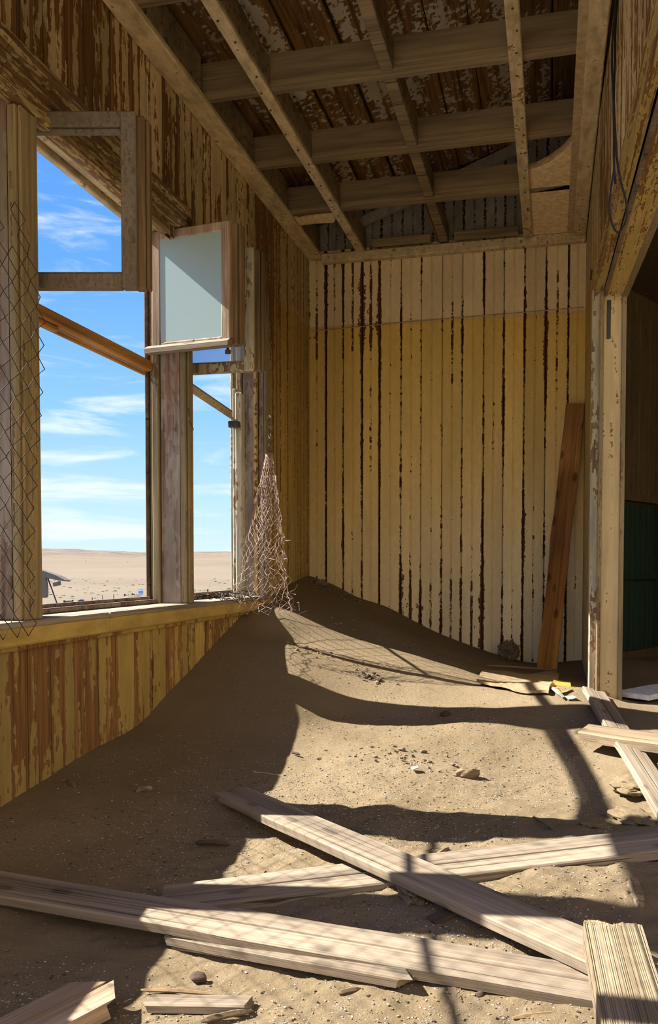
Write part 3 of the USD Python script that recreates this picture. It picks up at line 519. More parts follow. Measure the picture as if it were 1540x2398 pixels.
# rafter along the gable and a hip board
pa_, pb_ = onp(832, 528, 1, YB - .02), onp(1215, 345, 1, YB - .02)
obj('gable_rafter', cat(sweep([(-.012, -.03), (.012, -.03), (.012, .03), (-.012, .03)], float(np.linalg.norm(pb_ - pa_)), 3)), 'paint_gable', rf, mat4=frame(pa_, pb_ - pa_, (0, 0, 1)))
pa_, pb_ = onp(1032, 560, 1, YB - .03), onp(975, 400, 2, 3.40)
obj('hanger', sweep([(-.022, -.02), (.022, -.02), (.022, .02), (-.022, .02)], float(np.linalg.norm(pb_ - pa_)), 3), 'brown_wood', rf, mat4=frame(pa_, pb_ - pa_, (1, 0, 0)), label='reddish brown hanger')

# ------------------------------------------------------------------ right wall, jamb, header, next room
wr = thing('wall_right', 'partition wall with a wide opening into the next room', 'wall', kind='structure')
JY, JX2 = 3.93, .292                           # the opening's far jamb
y = JY + .10
while y < YB:
    w = min(.14, YB - y)
    m, p = bead((XR, y, 0), Y1, -X1, Z1, w, .3, ZC, 6, rnd.uniform(.2, .7), .3, rnd.uniform(.2, .7)); obj('board', m, 'paint_corner', wr, prim={'peel': p}); y += w
y = .2
while y < JY + .09:
    w = min(.14, JY + .1 - y)
    fu = np.array([-.02, 1, 0]) / math.hypot(1, .02)
    m, p = bead((XR + .02 * (JY - y), y, 0), fu, -X1, Z1, w, 2.42, ZC, 3, rnd.uniform(.3, 1), rnd.uniform(.2, .9), rnd.uniform(.3, 1)); obj('board', m, 'paint_left', wr, prim={'peel': p}); y += w
obj('wall_core', cat(trimesh.creation.box(bounds=[[XR + .02, JY + .03, .2], [JX2 - .02, YB + .1, ZC + .3]]), trimesh.creation.box(bounds=[[XR + .10, -.6, 2.40], [JX2 + .08, JY - .8, ZC + .7]]), trimesh.creation.box(bounds=[[XR + .045, JY - .8, 2.40], [JX2 - .0, JY + .05, ZC + .7]]), trimesh.creation.box(bounds=[[XR + .02, -.7, .2], [JX2 - .02, -.6, ZC + .7]]), trimesh.creation.box(bounds=[[XR + .02, JY, ZC], [JX2 - .02, YB + .1, ZC + .7]])), 'dark_wood', wr)
dr = thing('door_1', 'yellow peeling jamb and sagging header of the wide doorway', 'doorway', kind='structure')
# casing on the room face, jamb face towards the camera
for k, (ya, yb, d) in enumerate(((JY + .058, JY + .095, .010), (JY + .03, JY + .058, .018), (JY + .0, JY + .03, .026))):
    obj('casing_moulding', cbox(XR - d, XR + .02, ya, yb, .45, 2.33, .005), 'paint_pale', dr)
obj('jamb_board', cbox(XR + .018, JX2 - .012, JY - .012, JY + .03, .45, 2.33, .003), 'paint_door', dr)
obj('jamb_stop', cbox(XR + .004, XR + .022, JY - .022, JY + .02, .45, 2.33, .004), 'paint_jamb', dr)
obj('jamb_edge', cbox(JX2 - .016, JX2 + .004, JY - .018, JY + .04, .45, 2.33, .004), 'paint_jamb', dr)
P = onp(1425, 745, 1, JY - .016)
obj('strike_plate', cbox(P[0] - .008, P[0] + .008, JY - .0165, JY - .012, P[2] - .085, P[2] + .075, .0015), 'iron', dr, label='dark bluish empty lock mortise')
def hexa(a, b):                                # two quads of four points each make a block
    V = np.array(list(a) + list(b), float); return trimesh.convex.convex_hull(V)
# header: boards flare slightly outward as they come nearer
def strip(x0, x1, z0, z1, dx=0.0, dz=0.0, ya=.6, yb=JY + .03, flare=.0):
    L = JY - ya
    return hexa([(x0 + dx * 0, yb, z0), (x1, yb, z0), (x1, yb, z1), (x0, yb, z1)], [(x0 + dx * L, ya, z0 + dz * L), (x1 + (dx + flare) * L, ya, z0 + dz * L), (x1 + (dx + flare) * L, ya, z1 + dz * L), (x0 + dx * L, ya, z1 + dz * L)])
obj('header_moulding', strip(XR - .010, XR + .02, 2.405, 2.425, .022), 'paint_header', dr)
obj('header_moulding', strip(XR - .018, XR + .02, 2.362, 2.402, .022), 'paint_header', dr)
obj('header_moulding', strip(XR - .014, XR + .016, 2.315, 2.36, .022), 'paint_header', dr)
obj('header_soffit', strip(XR + .028, JX2 - .01, 2.30, 2.325, .024, 0, flare=.018), 'paint_header', dr, label='yellow and orange flaking underside of the header')
obj('header_edge', strip(JX2 - .014, JX2 + .006, 2.285, 2.345, .040), 'paint_jamb', dr)
obj('header_lip', strip(XR + .02, XR + .030, 2.292, 2.32, .024), 'driftwood_warm', dr)
hk = onp(1384, 640, 0, XR - .03)
obj('hook', tube([hk + (-.0, .06, -.006), hk + (0, 0, 0), hk + (.0, -.02, .006)], .005, 5), 'rust', dr, label='rusty hook nail')

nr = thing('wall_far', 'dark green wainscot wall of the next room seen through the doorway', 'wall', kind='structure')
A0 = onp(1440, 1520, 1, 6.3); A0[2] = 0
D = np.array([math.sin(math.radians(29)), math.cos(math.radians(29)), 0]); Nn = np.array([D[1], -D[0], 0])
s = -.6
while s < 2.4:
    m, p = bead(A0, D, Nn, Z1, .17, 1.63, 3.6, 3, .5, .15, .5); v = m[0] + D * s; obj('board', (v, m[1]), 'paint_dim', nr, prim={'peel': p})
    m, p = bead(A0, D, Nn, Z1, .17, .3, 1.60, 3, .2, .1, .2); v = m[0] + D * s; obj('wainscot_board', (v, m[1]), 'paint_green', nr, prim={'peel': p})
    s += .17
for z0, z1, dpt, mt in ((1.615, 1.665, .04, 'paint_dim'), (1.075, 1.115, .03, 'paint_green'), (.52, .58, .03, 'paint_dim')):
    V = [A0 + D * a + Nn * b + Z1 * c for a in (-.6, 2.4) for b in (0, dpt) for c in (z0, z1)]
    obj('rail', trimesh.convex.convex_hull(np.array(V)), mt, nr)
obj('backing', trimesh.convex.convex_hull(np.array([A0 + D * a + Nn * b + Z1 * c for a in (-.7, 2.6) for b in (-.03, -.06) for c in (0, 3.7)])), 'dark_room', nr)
shell = thing('wall_rear', 'plain cream walls and ceiling of the rooms behind and beside the viewpoint', 'wall', kind='structure')
rw0, rw1 = np.array([-2.0, -3.5, 0]), np.array([4.3, 1.3, 0]); rwn = np.array([.61, -.80, 0]) * .1
obj('rear_wall', trimesh.convex.convex_hull(np.array([p + q + Z1 * z for p in (rw0, rw1) for q in (rwn, 0 * rwn) for z in (-.2, 3.7)])), 'paint_trim', shell)
obj('side_wall', trimesh.creation.box(bounds=[[4.3, -2.6, -.2], [4.4, 9.2, 3.6]]), 'paint_trim', shell)
obj('end_wall', trimesh.creation.box(bounds=[[XR + .1, 9.0, -.2], [4.4, 9.1, 4.8]]), 'dark_room', shell)
obj('next_ceiling', trimesh.creation.box(bounds=[[JX2 + .02, 3.0, 3.05], [4.3, 9.0, 3.1]]), 'dark_room', shell)

# ------------------------------------------------------------------ planks and timbers
def bprof(w, t, groove=True):
    h = w / 2; g = [(h * .06, t), (h * .03, t - .004), (-h * .03, t - .004), (-h * .06, t)] if groove else []
    return [(-h, 0), (h, 0), (h, t * .35), (h - .004, t * .4), (h - .004, t), *g, (-h + .003, t), (-h, t - .003)]
def plank(name, label, far0, near0, far1, near1, h0, h1, t, mt, groove=True, jag=(.02, .02), ext=(0, 0), seed=0, parts=None, up=None, wob=.006):
    """a board whose top shows with its corners at these pixels, h0/h1 = height of the top above the sand at its two ends"""
    def at(px, h):
        return gpt(px[0], px[1], h)
    a, b, c, d = at(far0, h0), at(near0, h0), at(far1, h1), at(near1, h1)
    p0, p1 = (a + b) / 2, (c + d) / 2
    ax = (p1 - p0); L = np.linalg.norm(ax); ax /= L
    wd = .5 * ((a - b) + (c - d)); w = np.linalg.norm(wd - ax * (wd @ ax))
    p0 = p0 - ax * ext[0]; L += ext[0] + ext[1]
    side = wd - ax * (wd @ ax); side /= np.linalg.norm(side); up_ = np.cross(ax, side); up_ = up_ if up_[2] > 0 else -up_
    fm = frame(p0 - up_ * t, ax, up_ if up is None else up)
    m = sweep(bprof(w, t, groove), L, max(6, int(L / .06)), wob, seed, *jag)
    return fm, L, w, m, (name, label, mt)
def put(pl, group=None):
    fm, L, w, m, (name, label, mt) = pl
    o = obj(name, m, mt, mat4=fm); tag(o, label, 'plank', group); return o
G = 'loose boards lying on the sand'
put(plank('bead_board_plank', 'longest grooved pale plank crossing the foreground from the left edge', (0, 2035), (0, 2102), (1385, 2262), (1392, 2338), .026, .036, .022, 'driftwood', ext=(.35, .03), seed=1, wob=.006), G)
fm, L, w, m, _ = plank('x', 'x', (402, 2172), (380, 2190), (986, 2270), (986, 2303), .027, .030, .020, 'driftwood', groove=False, seed=2, jag=(.02, .07))
o = obj('wood_strip', m, 'driftwood', mat4=fm); tag(o, 'split strip of pale wood along the near edge of the longest plank', 'plank', G)
put(plank('bead_board_plank', 'long grooved pale plank running under the diagonal one to the right edge', (325, 2075), (400, 2128), (1540, 1938), (1540, 1993), .022, .035, .022, 'driftwood', ext=(0, .3), seed=3), G)
put(plank('flat_plank', 'smooth pale plank lying diagonally on top of another plank', (570, 1838), (500, 1857), (1375, 2172), (1375, 2254), .030, .060, .022, 'driftwood', groove=False, ext=(0, .12), jag=(.03, .02), seed=4, wob=.004), G)
put(plank('bead_board_plank', 'splintered pale plank leading from the doorway jamb to the right edge', (1402, 1606), (1372, 1612), (1540, 1790), (1536, 1905), .030, .030, .02, 'driftwood', ext=(0, .25), jag=(.09, .02), seed=5), G)
put(plank('round_edged_board', 'thick rough grey board lying across the splintered plank at the right', (1366, 1692), (1356, 1716), (1540, 1716), (1540, 1742), .075, .075, .034, 'driftwood_warm', groove=False, ext=(0, .4), jag=(.02, .02), seed=6, wob=.006), G)
put(plank('broken_board', 'brown broken board in the shaded lower left corner', (-60, 2392), (110, 2440), (238, 2276), (292, 2310), .035, .045, .03, 'old_board', groove=True, jag=(.02, .06), ext=(.2, 0), seed=7, wob=.006), G)
put(plank('wood_strip', 'short rounded pale strip of wood in front of the longest plank', (347, 2322), (343, 2352), (596, 2332), (600, 2356), .016, .016, .016, 'driftwood', groove=False, jag=(.01, .02), seed=8), G)
put(plank('painted_board', 'white painted board end lying inside the doorway', (1480, 1612), (1470, 1636), (1545, 1598), (1548, 1625), .03, .04, .022, 'sign_white', groove=False, ext=(0, .5), jag=(.03, .02), seed=9), G)
# the upright end of a heavy timber at lower right: its top surface slopes towards the camera
pa_ = onp(1432, 2156, 2, .555); pb_ = onp(1500, 2420, 2, .555)
ax = pb_ - pa_; L = np.linalg.norm(ax) + .25
wt = np.linalg.norm(onp(1365, 2156, 2, .555) - onp(1498, 2156, 2, .555)) * .98
rgp = [(-wt / 2, -.045), (wt / 2, -.045), (wt / 2, 0)]
rgt = np.random.RandomState(31); qs = np.linspace(wt / 2 - .002, -wt / 2 + .002, 61)
for n_, q in enumerate(qs): rgp.append((q, -.0015 * rgt.rand() * (n_ % 2) - .0008 * rgt.rand()))
rgp.append((-wt / 2, 0))
tb = obj('weathered_timber', sweep(rgp, L, 16, .002, 12, .028, .0), 'timber', mat4=frame(pa_, ax, (0, 0, 1)))
tag(tb, 'thick deeply grooved weathered timber in the lower right corner', 'timber')
# leaning plank
b0 = gpt(1278, 1566) + (0, -.02, -.06); t0 = onp(1347, 948, 1, YB - .03)
ax = t0 - b0; nb = np.cross(ax, (1, 0, 0)); nb = nb if nb[1] < 0 else -nb
ln = obj('leaning_plank', sweep(bprof(.112, .028, False), float(np.linalg.norm(ax)), 22, .008, 21, .06, .004), 'lean_wood', mat4=frame(b0, ax, nb / np.linalg.norm(nb)), prim=None)
tag(ln, 'dark brown plank leaning upright against the yellow end wall', 'plank')

# ------------------------------------------------------------------ debris on the sand
def slab():
    pts = [(1118, 1592), (1128, 1572), (1175, 1572), (1228, 1582), (1300, 1574), (1306, 1583), (1290, 1600), (1284, 1618), (1232, 1616), (1180, 1606)]
    W = [gpt(u, v, .024) for u, v in pts]
    c = np.mean(W, 0); P = Polygon([(p[0], p[1]) for p in W]).buffer(0)
    m = trimesh.creation.extrude_polygon(P, .012, engine='earcut'); m = m.subdivide().subdivide().subdivide(); v = m.vertices.copy()
    v[:, 2] += -.012 + (S(v[:, 0], v[:, 1]) + .024) + .014 * (meshkit.fbm(v * 11, 3, 3) - .5); v[:, :2] += .020 * (meshkit.fbm(np.c_[v[:, :2] * 38, v[:, 2] * 0], 3, 8) - .5)[:, None]
    m.vertices = v; return m
sl = obj('plasterboard_slab', slab(), 'clod', smooth=35); tag(sl, 'broken sandy slab of board half buried near the doorway', 'board')
def splinter(name, label, p, q, r, mt, cat_='stick', h=.004, bend=.002, seed=0, group=None):
    a, b = gpt(*p, h), gpt(*q, h); mid_ = (a + b) / 2 + np.array([0, 0, bend])
    o = obj(name, tube(smoothpath([a, mid_, b], 9), [r * .5, r, r, r, r, r, r, r * .8, r * .4], 5), mt); tag(o, label, cat_, group); return o
splinter('reed_stick', 'thin pale stick at the foot of the leaning plank', (1140, 1558), (1292, 1569), .005, 'twig', h=.02)
splinter('reed_stick', 'thin stick pointing at the heavy timber in the lower right', (1200, 2384), (1398, 2368), .0045, 'twig')
splinter('curved_twig', 'thin curved dark twig in the shadow band before the right planks', (1243, 1912), (1322, 1966), .004, 'stone_mid', bend=.008)
splinter('wood_splinter', 'straight splinter standing in the shadow band above the grooved plank', (1108, 1952), (1172, 1918), .005, 'twig')
splinter('wood_splinter', 'dark splinter beside the vertical bar shadow', (1012, 2012), (1050, 1986), .006, 'stone_mid')
splinter('wood_splinter', 'thin straw lying above the short rounded strip', (330, 2318), (502, 2328), .004, 'twig')
splinter('wood_splinter', 'forked splinter just below the short rounded strip', (470, 2392), (590, 2366), .006, 'driftwood_warm')
splinter('wood_splinter', 'small dark splinter at the left tip of the sunlit patch', (683, 1762), (702, 1768), .005, 'stone_dark')
splinter('wood_splinter', 'pale chip in the shade below the lower wall boards', (318, 1853), (356, 1846), .010, 'driftwood')
splinter('wood_splinter', 'pale chip nearest the lower wall boards', (160, 1826), (176, 1842), .009, 'driftwood_warm')
splinter('wood_splinter', 'short brown stick lying near the lower edge of the picture', (792, 2326), (846, 2316), .0045, 'stone_mid')
splinter('wood_splinter', 'weathered post stub at the right end of the sunlit sand', (1478, 2062), (1500, 2128), .014, 'timber', bend=.005)
splinter('wood_splinter', 'dark root lying in the left shade', (458, 1974), (536, 1978), .008, 'stone_dark', h=.002, bend=.004)
splinter('wood_splinter', 'narrow splinter under the longest plank', (402, 2219), (560, 2246), .004, 'driftwood')
o = obj('dark_shard', (lambda m: m)(sweep([(-.02, 0), (.02, 0), (.016, .012), (-.016, .012)], .085, 4, .004, 2, .02, .03)), 'stone_dark', mat4=frame(gpt(1002, 2170, .006), gpt(1068, 2140, .012) - gpt(1002, 2170, .006), (0, 0, 1)))
tag(o, 'dark curved shard lying under the diagonal plank', 'wood')
def rock(name, label, u, v, r, seed, mt, squash=(1, 1, .6), cat_='stone', sink=.4, group=None, sub=3, amp=.35, freq=2.4):
    p = gpt(u, v); m = blob(r, seed, sub, amp, freq, squash); m.apply_translation([0, 0, r * squash[2] * (1 - sink)])
    o = obj(name, m, mt, smooth=40, mat4=frame(p, (math.cos(seed), math.sin(seed), 0), (0, 0, 1))); tag(o, label, cat_, group); return o
rock('stone', 'tan wedge shaped stone alone in the middle of the sunlit sand', 1094, 1818, .030, 0.3, 'stone_mid', (1.3, .6, .6))
rock('stone', 'dark flat stone half buried in the upper shadow band', 1043, 1676, .026, 4, 'stone_dark', (1, .8, .45))
rock('sand_crust', 'cracked clod of sand under the crossing planks', 960, 2098, .045, 5, 'sand', (1.6, .6, .5), 'clod', .4, amp=.6, sub=4)
rock('sand_crust', 'crusted lump of sand beside the splintered plank', 1488, 1850, .075, 6, 'sand', (1.0, 1.1, .34), 'clod', .45, amp=.4, sub=4)
rock('sand_crust', 'shaded crust of sand left of the right planks', 1486, 1922, .07, 2, 'sand', (1.2, .8, .28), 'clod', .5, amp=.4, sub=4)
rock('sand_crust', 'small shaded crust in the shadow band by the grooved plank', 1390, 1940, .026, 3, 'sand', (1.5, .8, .4), 'clod', .4, amp=.6)
rock('debris_clump', 'dark fibrous clump against the foot of the end wall', 1190, 1545, .062, 7, 'clump', (1, .8, .95), 'debris', .15, amp=.55, sub=4, freq=5.5)
for i, (u, v, r, lab) in enumerate(((750, 1372, .045, 'dark crumbs of dirt at the top of the sand drift'), (806, 1396, .026, 'dark crumbs on the drift crest beside the end wall'))):
    rock('debris_clump', lab, u, v, r, 8 + i, 'clump', (1.3, 1, .5), 'debris', amp=.6)
for i, (u, v, r, lab) in enumerate(((862, 1588, .016, 'larger dark pebble in the netted shadow'), (884, 1596, .016, 'rightmost dark pebble in the netted shadow'), (874, 1580, .012, 'upper dark pebble in the netted shadow'), (832, 1572, .011, 'small pale pebble in the netted shadow'), (775, 1532, .010, 'pebble just under the thin shadow line'), (465, 2296, .014, 'dark angular pebble above the short rounded strip'), (1124, 2336, .010, 'brown flat pebble below the longest plank'), (866, 1485, .010, 'pebble in the upper netted sunlight'), (845, 1500, .008, 'small crumb in the upper netted sunlight'))):
    rock('pebble', lab, u, v, r, 20 + i, 'stone_dark' if i not in (3, 7) else 'stone_mid', (1.2, .8, .7), 'pebble', sub=2)
def crumbs(label, u, v, spread, n, seed):
    rg = np.random.RandomState(seed); c = gpt(u, v); ms = []
    for k in range(n):
        q = rg.randn(2) * spread * (1.3, .8); r = rg.uniform(.003, .011) * (1.2 - .5 * rg.rand())
        h = np.random.RandomState(seed * 50 + k).randn(9, 3); h /= np.linalg.norm(h, axis=1, keepdims=True)
        m = trimesh.convex.convex_hull(h * (1.2, 1, .75) * r); x_, y_ = c[0] + q[0], c[1] + q[1]
        m.apply_translation([x_, y_, S1(x_, y_) + r * .35]); ms.append(m)
    o = obj('dirt_crumbs', cat(*ms), 'clump'); tag(o, label, 'dirt', kind='stuff')
crumbs('loose crumbs of dirt along the top of the sand drift in the corner', 757, 1378, .055, 70, 1)
crumbs('loose crumbs of dirt on the drift slope below the end wall', 818, 1402, .05, 36, 2)
crumbs('loose crumbs of dirt in the crumpled mesh shadow', 868, 1590, .035, 46, 3)
crumbs('loose crumbs of dirt just below the thin post shadow', 722, 1526, .06, 30, 4)
crumbs('loose crumbs of dirt in the flat mesh shadow', 850, 1482, .08, 34, 5)
crumbs('loose crumbs of dirt scattered in the middle of the sunlit sand', 940, 1765, .10, 60, 6)
def flake(label, pts, mt, h=.015):
    W = np.array([gpt(u, v, h) for u, v in pts]); P = Polygon(W[:, :2]).buffer(0)
    m = trimesh.creation.extrude_polygon(P, .003, engine='earcut').subdivide(); v = m.vertices.copy(); v[:, 2] += S(v[:, 0], v[:, 1]) + .012 + .02 * np.sin(v[:, 0] * 60) * .3; m.vertices = v
    o = obj('paint_flake', m, mt); tag(o, label, 'paint flake'); return o
flake('mustard yellow flake of board beside the broken slab', [(1296, 1592), (1335, 1596), (1338, 1612), (1312, 1624), (1290, 1610)], 'yellow_flake')
flake('curled pale green paint flake below the yellow one', [(1288, 1612), (1306, 1618), (1322, 1630), (1316, 1632), (1300, 1624)], 'green_flake')
flake('small pale green paint flake right of the curled one', [(1322, 1628), (1340, 1626), (1352, 1633), (1330, 1634)], 'green_flake')
flake('white flat chip on the sunlit sand', [(962, 1800), (976, 1796), (980, 1805), (966, 1808)], 'shell', .004)

# loose grit: uncountable, one instancer of grains
def chip(seed):                                # an angular fragment
    q = np.random.RandomState(seed).randn(9, 3); q /= np.linalg.norm(q, axis=1, keepdims=True)
    return trimesh.convex.convex_hull(q * (1.25, .9, .5))
def grit(name, label, kinds, seed, dens):
    rg = np.random.RandomState(seed); n = sum(k[0] for k in kinds); pts = []
    while len(pts) < n:
        q = rg.rand(4000, 2) * [1.62, 4.2] + [-1.45, 1.05]
        keep = rg.rand(4000) < dens(q); pts += list(q[keep])
    q = np.array(pts[:n]); z = S(q[:, 0], q[:, 1])
    ins = UsdGeom.PointInstancer.Define(stage, numbered('/World', name)); base = str(ins.GetPath())
    protos, idx, r = [], [], []
    for c, (cnt, mt, rmin, rmax) in enumerate(kinds):
        for k in range(3):
            path = f'{base}/grain' + (f'_{len(protos):03d}' if protos else '')
            usdkit.mesh(stage, path, chip(seed + k + 5 * c), M[mt]); protos.append(Sdf.Path(path))
        idx.append(rg.randint(0, 3, cnt) + 3 * c); r.append(rmin + (rmax - rmin) * rg.rand(cnt) ** 3)
    idx, r = np.concatenate(idx), np.concatenate(r)
    ins.CreatePrototypesRel().SetTargets(protos)
    ins.CreateProtoIndicesAttr(Vt.IntArray.FromNumpy(idx.astype(np.int32)))
    ins.CreatePositionsAttr(Vt.Vec3fArray.FromNumpy(np.c_[q, z + r * .25].astype(np.float32)))
    ins.CreateScalesAttr(Vt.Vec3fArray.FromNumpy(np.repeat(r[:, None], 3, 1).astype(np.float32)))
    th = rg.rand(n) * math.pi
    ins.CreateOrientationsAttr(Vt.QuathArray([Gf.Quath(float(math.cos(t)), 0, 0, float(math.sin(t))) for t in th]))
    tag(ins, label, 'grit', kind='stuff')
dn = lambda q: np.clip((4.6 - q[:, 1]) / 3.0, .05, 1) * np.clip(.25 + 1.6 * (meshkit.fbm(np.c_[q * 3, q[:, 0] * 0], 2, 4) - .35), .03, 1) * np.clip((q[:, 0] + 1.6) / .8, .35, 1)
grit('sand_grit', 'pale shell chips and dark grains scattered over the sand', [(15000, 'shell', .0007, .0030), (5000, 'grit_dark', .0007, .0042), (14000, 'grit', .0009, .0038)], 3, dn)

# ------------------------------------------------------------------ chain link
def link_net(fmap, ns, nt, name_parent, mt, r=.0016, drop=None, seed=0, hook=.25):
    """zigzag wires running along t; neighbours meet. fmap(i, j) -> 3-D for column i (float) and row j"""
    rg = np.random.RandomState(seed)
    for i in range(ns):
        run = []
        def flush():
            if len(run) > 2:
                m = tube(np.array(run), r, 4); obj('wire', m, mt, name_parent)
            run.clear()
        for j in range(nt + 1):
            if drop and drop(i, j): flush(); continue
            off = .5 if (i + j) % 2 == 0 else -.5
            run.append(fmap(i + off * 1.04, j, .0012 * (1 if j % 2 else -1)))
        flush()
cl = thing('chain_link_mesh', 'hanging chain link mesh over the post at the left edge', 'chain link')
CELL = .033
edgeN = {0: 0}
def f_left(i, j, o):
    z = 2.16 - j * CELL; y = 2.285 - (i + .5) * .036
    sag = .022 * math.sin(j * .21) + .012 * math.sin(i * .9 + j * .1) + .020 * math.sin(j * .09 + 1)
    y += -.075 * max(0, 1 - j / 9.0) ** 1.2 - .022 * max(0, (j - 24) / 12) + .006 * math.sin(j * 1.7 + i)
    x = -1.425 + .02 * math.sin(j * .17 + i * .15) + o
    return (x, y, max(z, .93) if True else z)
link_net(f_left, 30, 36, cl, 'dark_wire', .0015, seed=3, drop=lambda i, j: (j < 4 and i in (2, 3, 7, 8, 9)) or (j < 2 and i > 4 and i % 3 == 0))
cl2 = thing('chain_link_mesh', 'flat chain link mesh stretched behind the white mullion of the far window', 'chain link')
link_net(lambda i, j, o: (-1.482 - .0148 * i + .004 * math.sin(i + j * .3) + o, 4.105 + i * .0455, 1.03 + j * .045), 8, 20, cl2, 'rust_wire', .0022)
cl3 = thing('chain_link_mesh', 'crumpled cone of rusty chain link mesh slumped on the far end of the sill', 'chain link')
top = onp(632, 1062, 1, 4.18); bot = np.array([-1.33, 4.0, .95])
def f_cone(i, j, o):
    t = j / 36.0
    th = -2.7 + i * .165 + .35 * math.sin(j * .35) * t
    c = top * (1 - t) + bot * t
    R = (.020 + .135 * t ** 1.1) * (1 if i < 24 else .72) + .012 * math.sin(j * .9 + i * 1.3) * t
    rr = meshkit.noise(np.array([[i * .6, j * .42, 3.3]]), 5)[0] - .5
    R *= 1 + .55 * rr * t
    return (c[0] + R * math.cos(th) * .95 + o, c[1] + R * math.sin(th) * 1.1, c[2] + .03 * rr * t)
link_net(f_cone, 36, 36, cl3, 'rust_wire', .0012, seed=5, drop=lambda i, j: (18 <= j <= 19 and i in (10, 11, 12, 13)) or (j > 31 and i in (4, 5, 12, 20)) or (i > 14 and j < 5))
def f_tail(i, j, o):
    t = j / 20.0
    yy = 4.12 - .62 * t; rr = meshkit.noise(np.array([[i * 1.1, j * .7, 8.3]]), 7)[0] - .5
    wd = .085 * (1 - .75 * t) + .012
    return (-1.44 + (i - 2.5) / 5 * wd * 1.6 + .035 * rr + .01 * math.sin(j), yy + .03 * rr, SILL + .012 + .03 * abs(rr) + .02 * math.sin(i * 1.4 + j * .5) ** 2 - (.06 * max(0, (i - 3.5)) / 2 * (1 - t)))
link_net(f_tail, 6, 20, cl3, 'dark_wire', .0014, seed=6)
rgw = np.random.RandomState(9)
spire = []
for k in range(3):
    P_ = [top + np.array([.01 * math.sin(q * 1.7 + k * 2), .012 * math.cos(q * 2.1 + k), q * .017]) for q in range(12)]
    obj('wire', tube(P_, .0014, 4), 'dark_wire', cl3)
for k in range(16):                            # loose cut ends sticking out
    q = bot + np.array([rgw.uniform(-.02, .16), rgw.uniform(-.12, .16), rgw.uniform(-.03, .35)])
    d = rgw.randn(3) * .02; e = rgw.randn(3) * .02
    obj('wire', tube([q, q + d, q + d + e], .0014, 4), 'rust_wire', cl3)
hw = thing('hanging_wire', 'short bent wire hanging beside the far window post', 'wire')
pts = [onp(u, v, 0, -1.445) for u, v in ((441, 955), (443, 972), (443, 985), (448, 996), (453, 1006), (449, 1009))]
obj('wire', tube(pts, .0022, 5), 'dark_wire', hw)
ec = thing('electric_cable', 'black electric cable looping down beside the doorway header', 'cable')
def yp(u, v, y): return onp(u, v, 1, y)
c1 = [(1446, -160), (1442, 0), (1436, 60), (1432, 140), (1434, 200), (1437, 260), (1441, 330), (1448, 400), (1457, 440), (1465, 470), (1467, 512), (1457, 534), (1446, 545), (1434, 528), (1427, 500), (1428, 460), (1434, 420), (1438, 385)]
obj('cable', tube(smoothpath([yp(u, v, 2.45) for u, v in c1], 70), .0032, 6), 'black_cable', ec)
c2 = [(1450, -160), (1446, 0), (1440, 70), (1439, 150), (1437, 200), (1436, 260), (1437, 330), (1438, 400), (1441, 430)]
obj('cable', tube(smoothpath([yp(u, v, 2.46) for u, v in c2], 40), .0032, 6), 'black_cable', ec)
gs = thing('glass_shard', 'broken glass shard standing in the sill corner of the far window', 'glass')
q = np.array([-1.60, 4.45, SILL])
obj('shard', trimesh.convex.convex_hull(np.array([q, q + (.0, -.05, 0), q + (0, -.055, .03), q + (0, -.03, .055), q + (0, 0, .045), q + (.004, 0, 0), q + (.004, -.05, 0), q + (.004, -.03, .055), q + (.004, 0, .045)])), 'dusty_glass', gs)

# ------------------------------------------------------------------ the desert outside
R = np.r_[np.geomspace(2.2, 60, 50), np.geomspace(64, 900, 70), np.geomspace(940, 4000, 24)]
A = np.r_[np.linspace(-math.pi, math.pi, 500)]
rr, aa = np.meshgrid(R, A); px, py = -1.2 - 0 * rr + rr * np.sin(aa), 1.5 + rr * np.cos(aa)
def terr(px, py):
    d = np.hypot(px + 1.2, py - 1.5); ang = np.arctan2(px, py)
    base = np.interp(d, [0, 3, 12, 50, 120, 300, 650, 800, 1000, 4000], [.1, .05, -.55, -1.15, -1.4, -1.0, 7.0, 14.5, 18.0, 20.0])
    tilt = np.interp(np.degrees(ang), [-180, -60, -32, -20, 0, 180], [1.15, 1.12, 1.08, .84, .8, 1.0])
    p = np.stack([px, py, px * 0], -1)
    n = (meshkit.fbm(p * .02, 4, 2) - .5) * np.interp(d, [0, 40, 300, 900], [.05, .5, 2.0, 5.0]) + (meshkit.fbm(p * .005, 3, 7) - .5) * np.interp(d, [0, 300, 900], [0, 1.5, 7.0])
    near = (meshkit.fbm(p * .4, 3, 4) - .5) * .25 * np.clip(d / 10, 0, 1) * np.clip(1 - d / 200, 0, 1)
    return np.where(base > 0, base * tilt, base) + n + near, np.clip((base - 5.5) / 4.5, 0, 1)
pz, rock_ = terr(px.ravel(), py.ravel())
n0, n1 = rr.shape
i0, j0 = np.meshgrid(np.arange(n0 - 1), np.arange(n1 - 1), indexing='ij'); a = (i0 * n1 + j0).ravel()
o = obj('desert_ground', (np.c_[px.ravel(), py.ravel(), pz], np.stack([a, a + n1, a + n1 + 1, a + 1], 1)), 'desert', smooth=True, prim={'rock': rock_})
tag(o, 'pale desert plain rising to a low rocky ridge outside the windows', 'desert', kind='structure')
def far(u, v, dist):
    d = ray(u, v); return EYE + d * dist
def fz(x, y): return float(terr(np.array([x]), np.array([y]))[0][0])
def onfar(u, v, start=20, stop=900):
    d = ray(u, v); ts = np.geomspace(start, stop, 1500); P = EYE + ts[:, None] * d
    g = P[:, 2] - terr(P[:, 0], P[:, 1])[0]; i = int(np.argmax(g < 0)); return P[max(i, 1)] if (g < 0).any() else P[-1]
sh = thing('shelter', 'open shelter with a sagging grey roof outside the left window', 'shelter')
d0 = 46.0
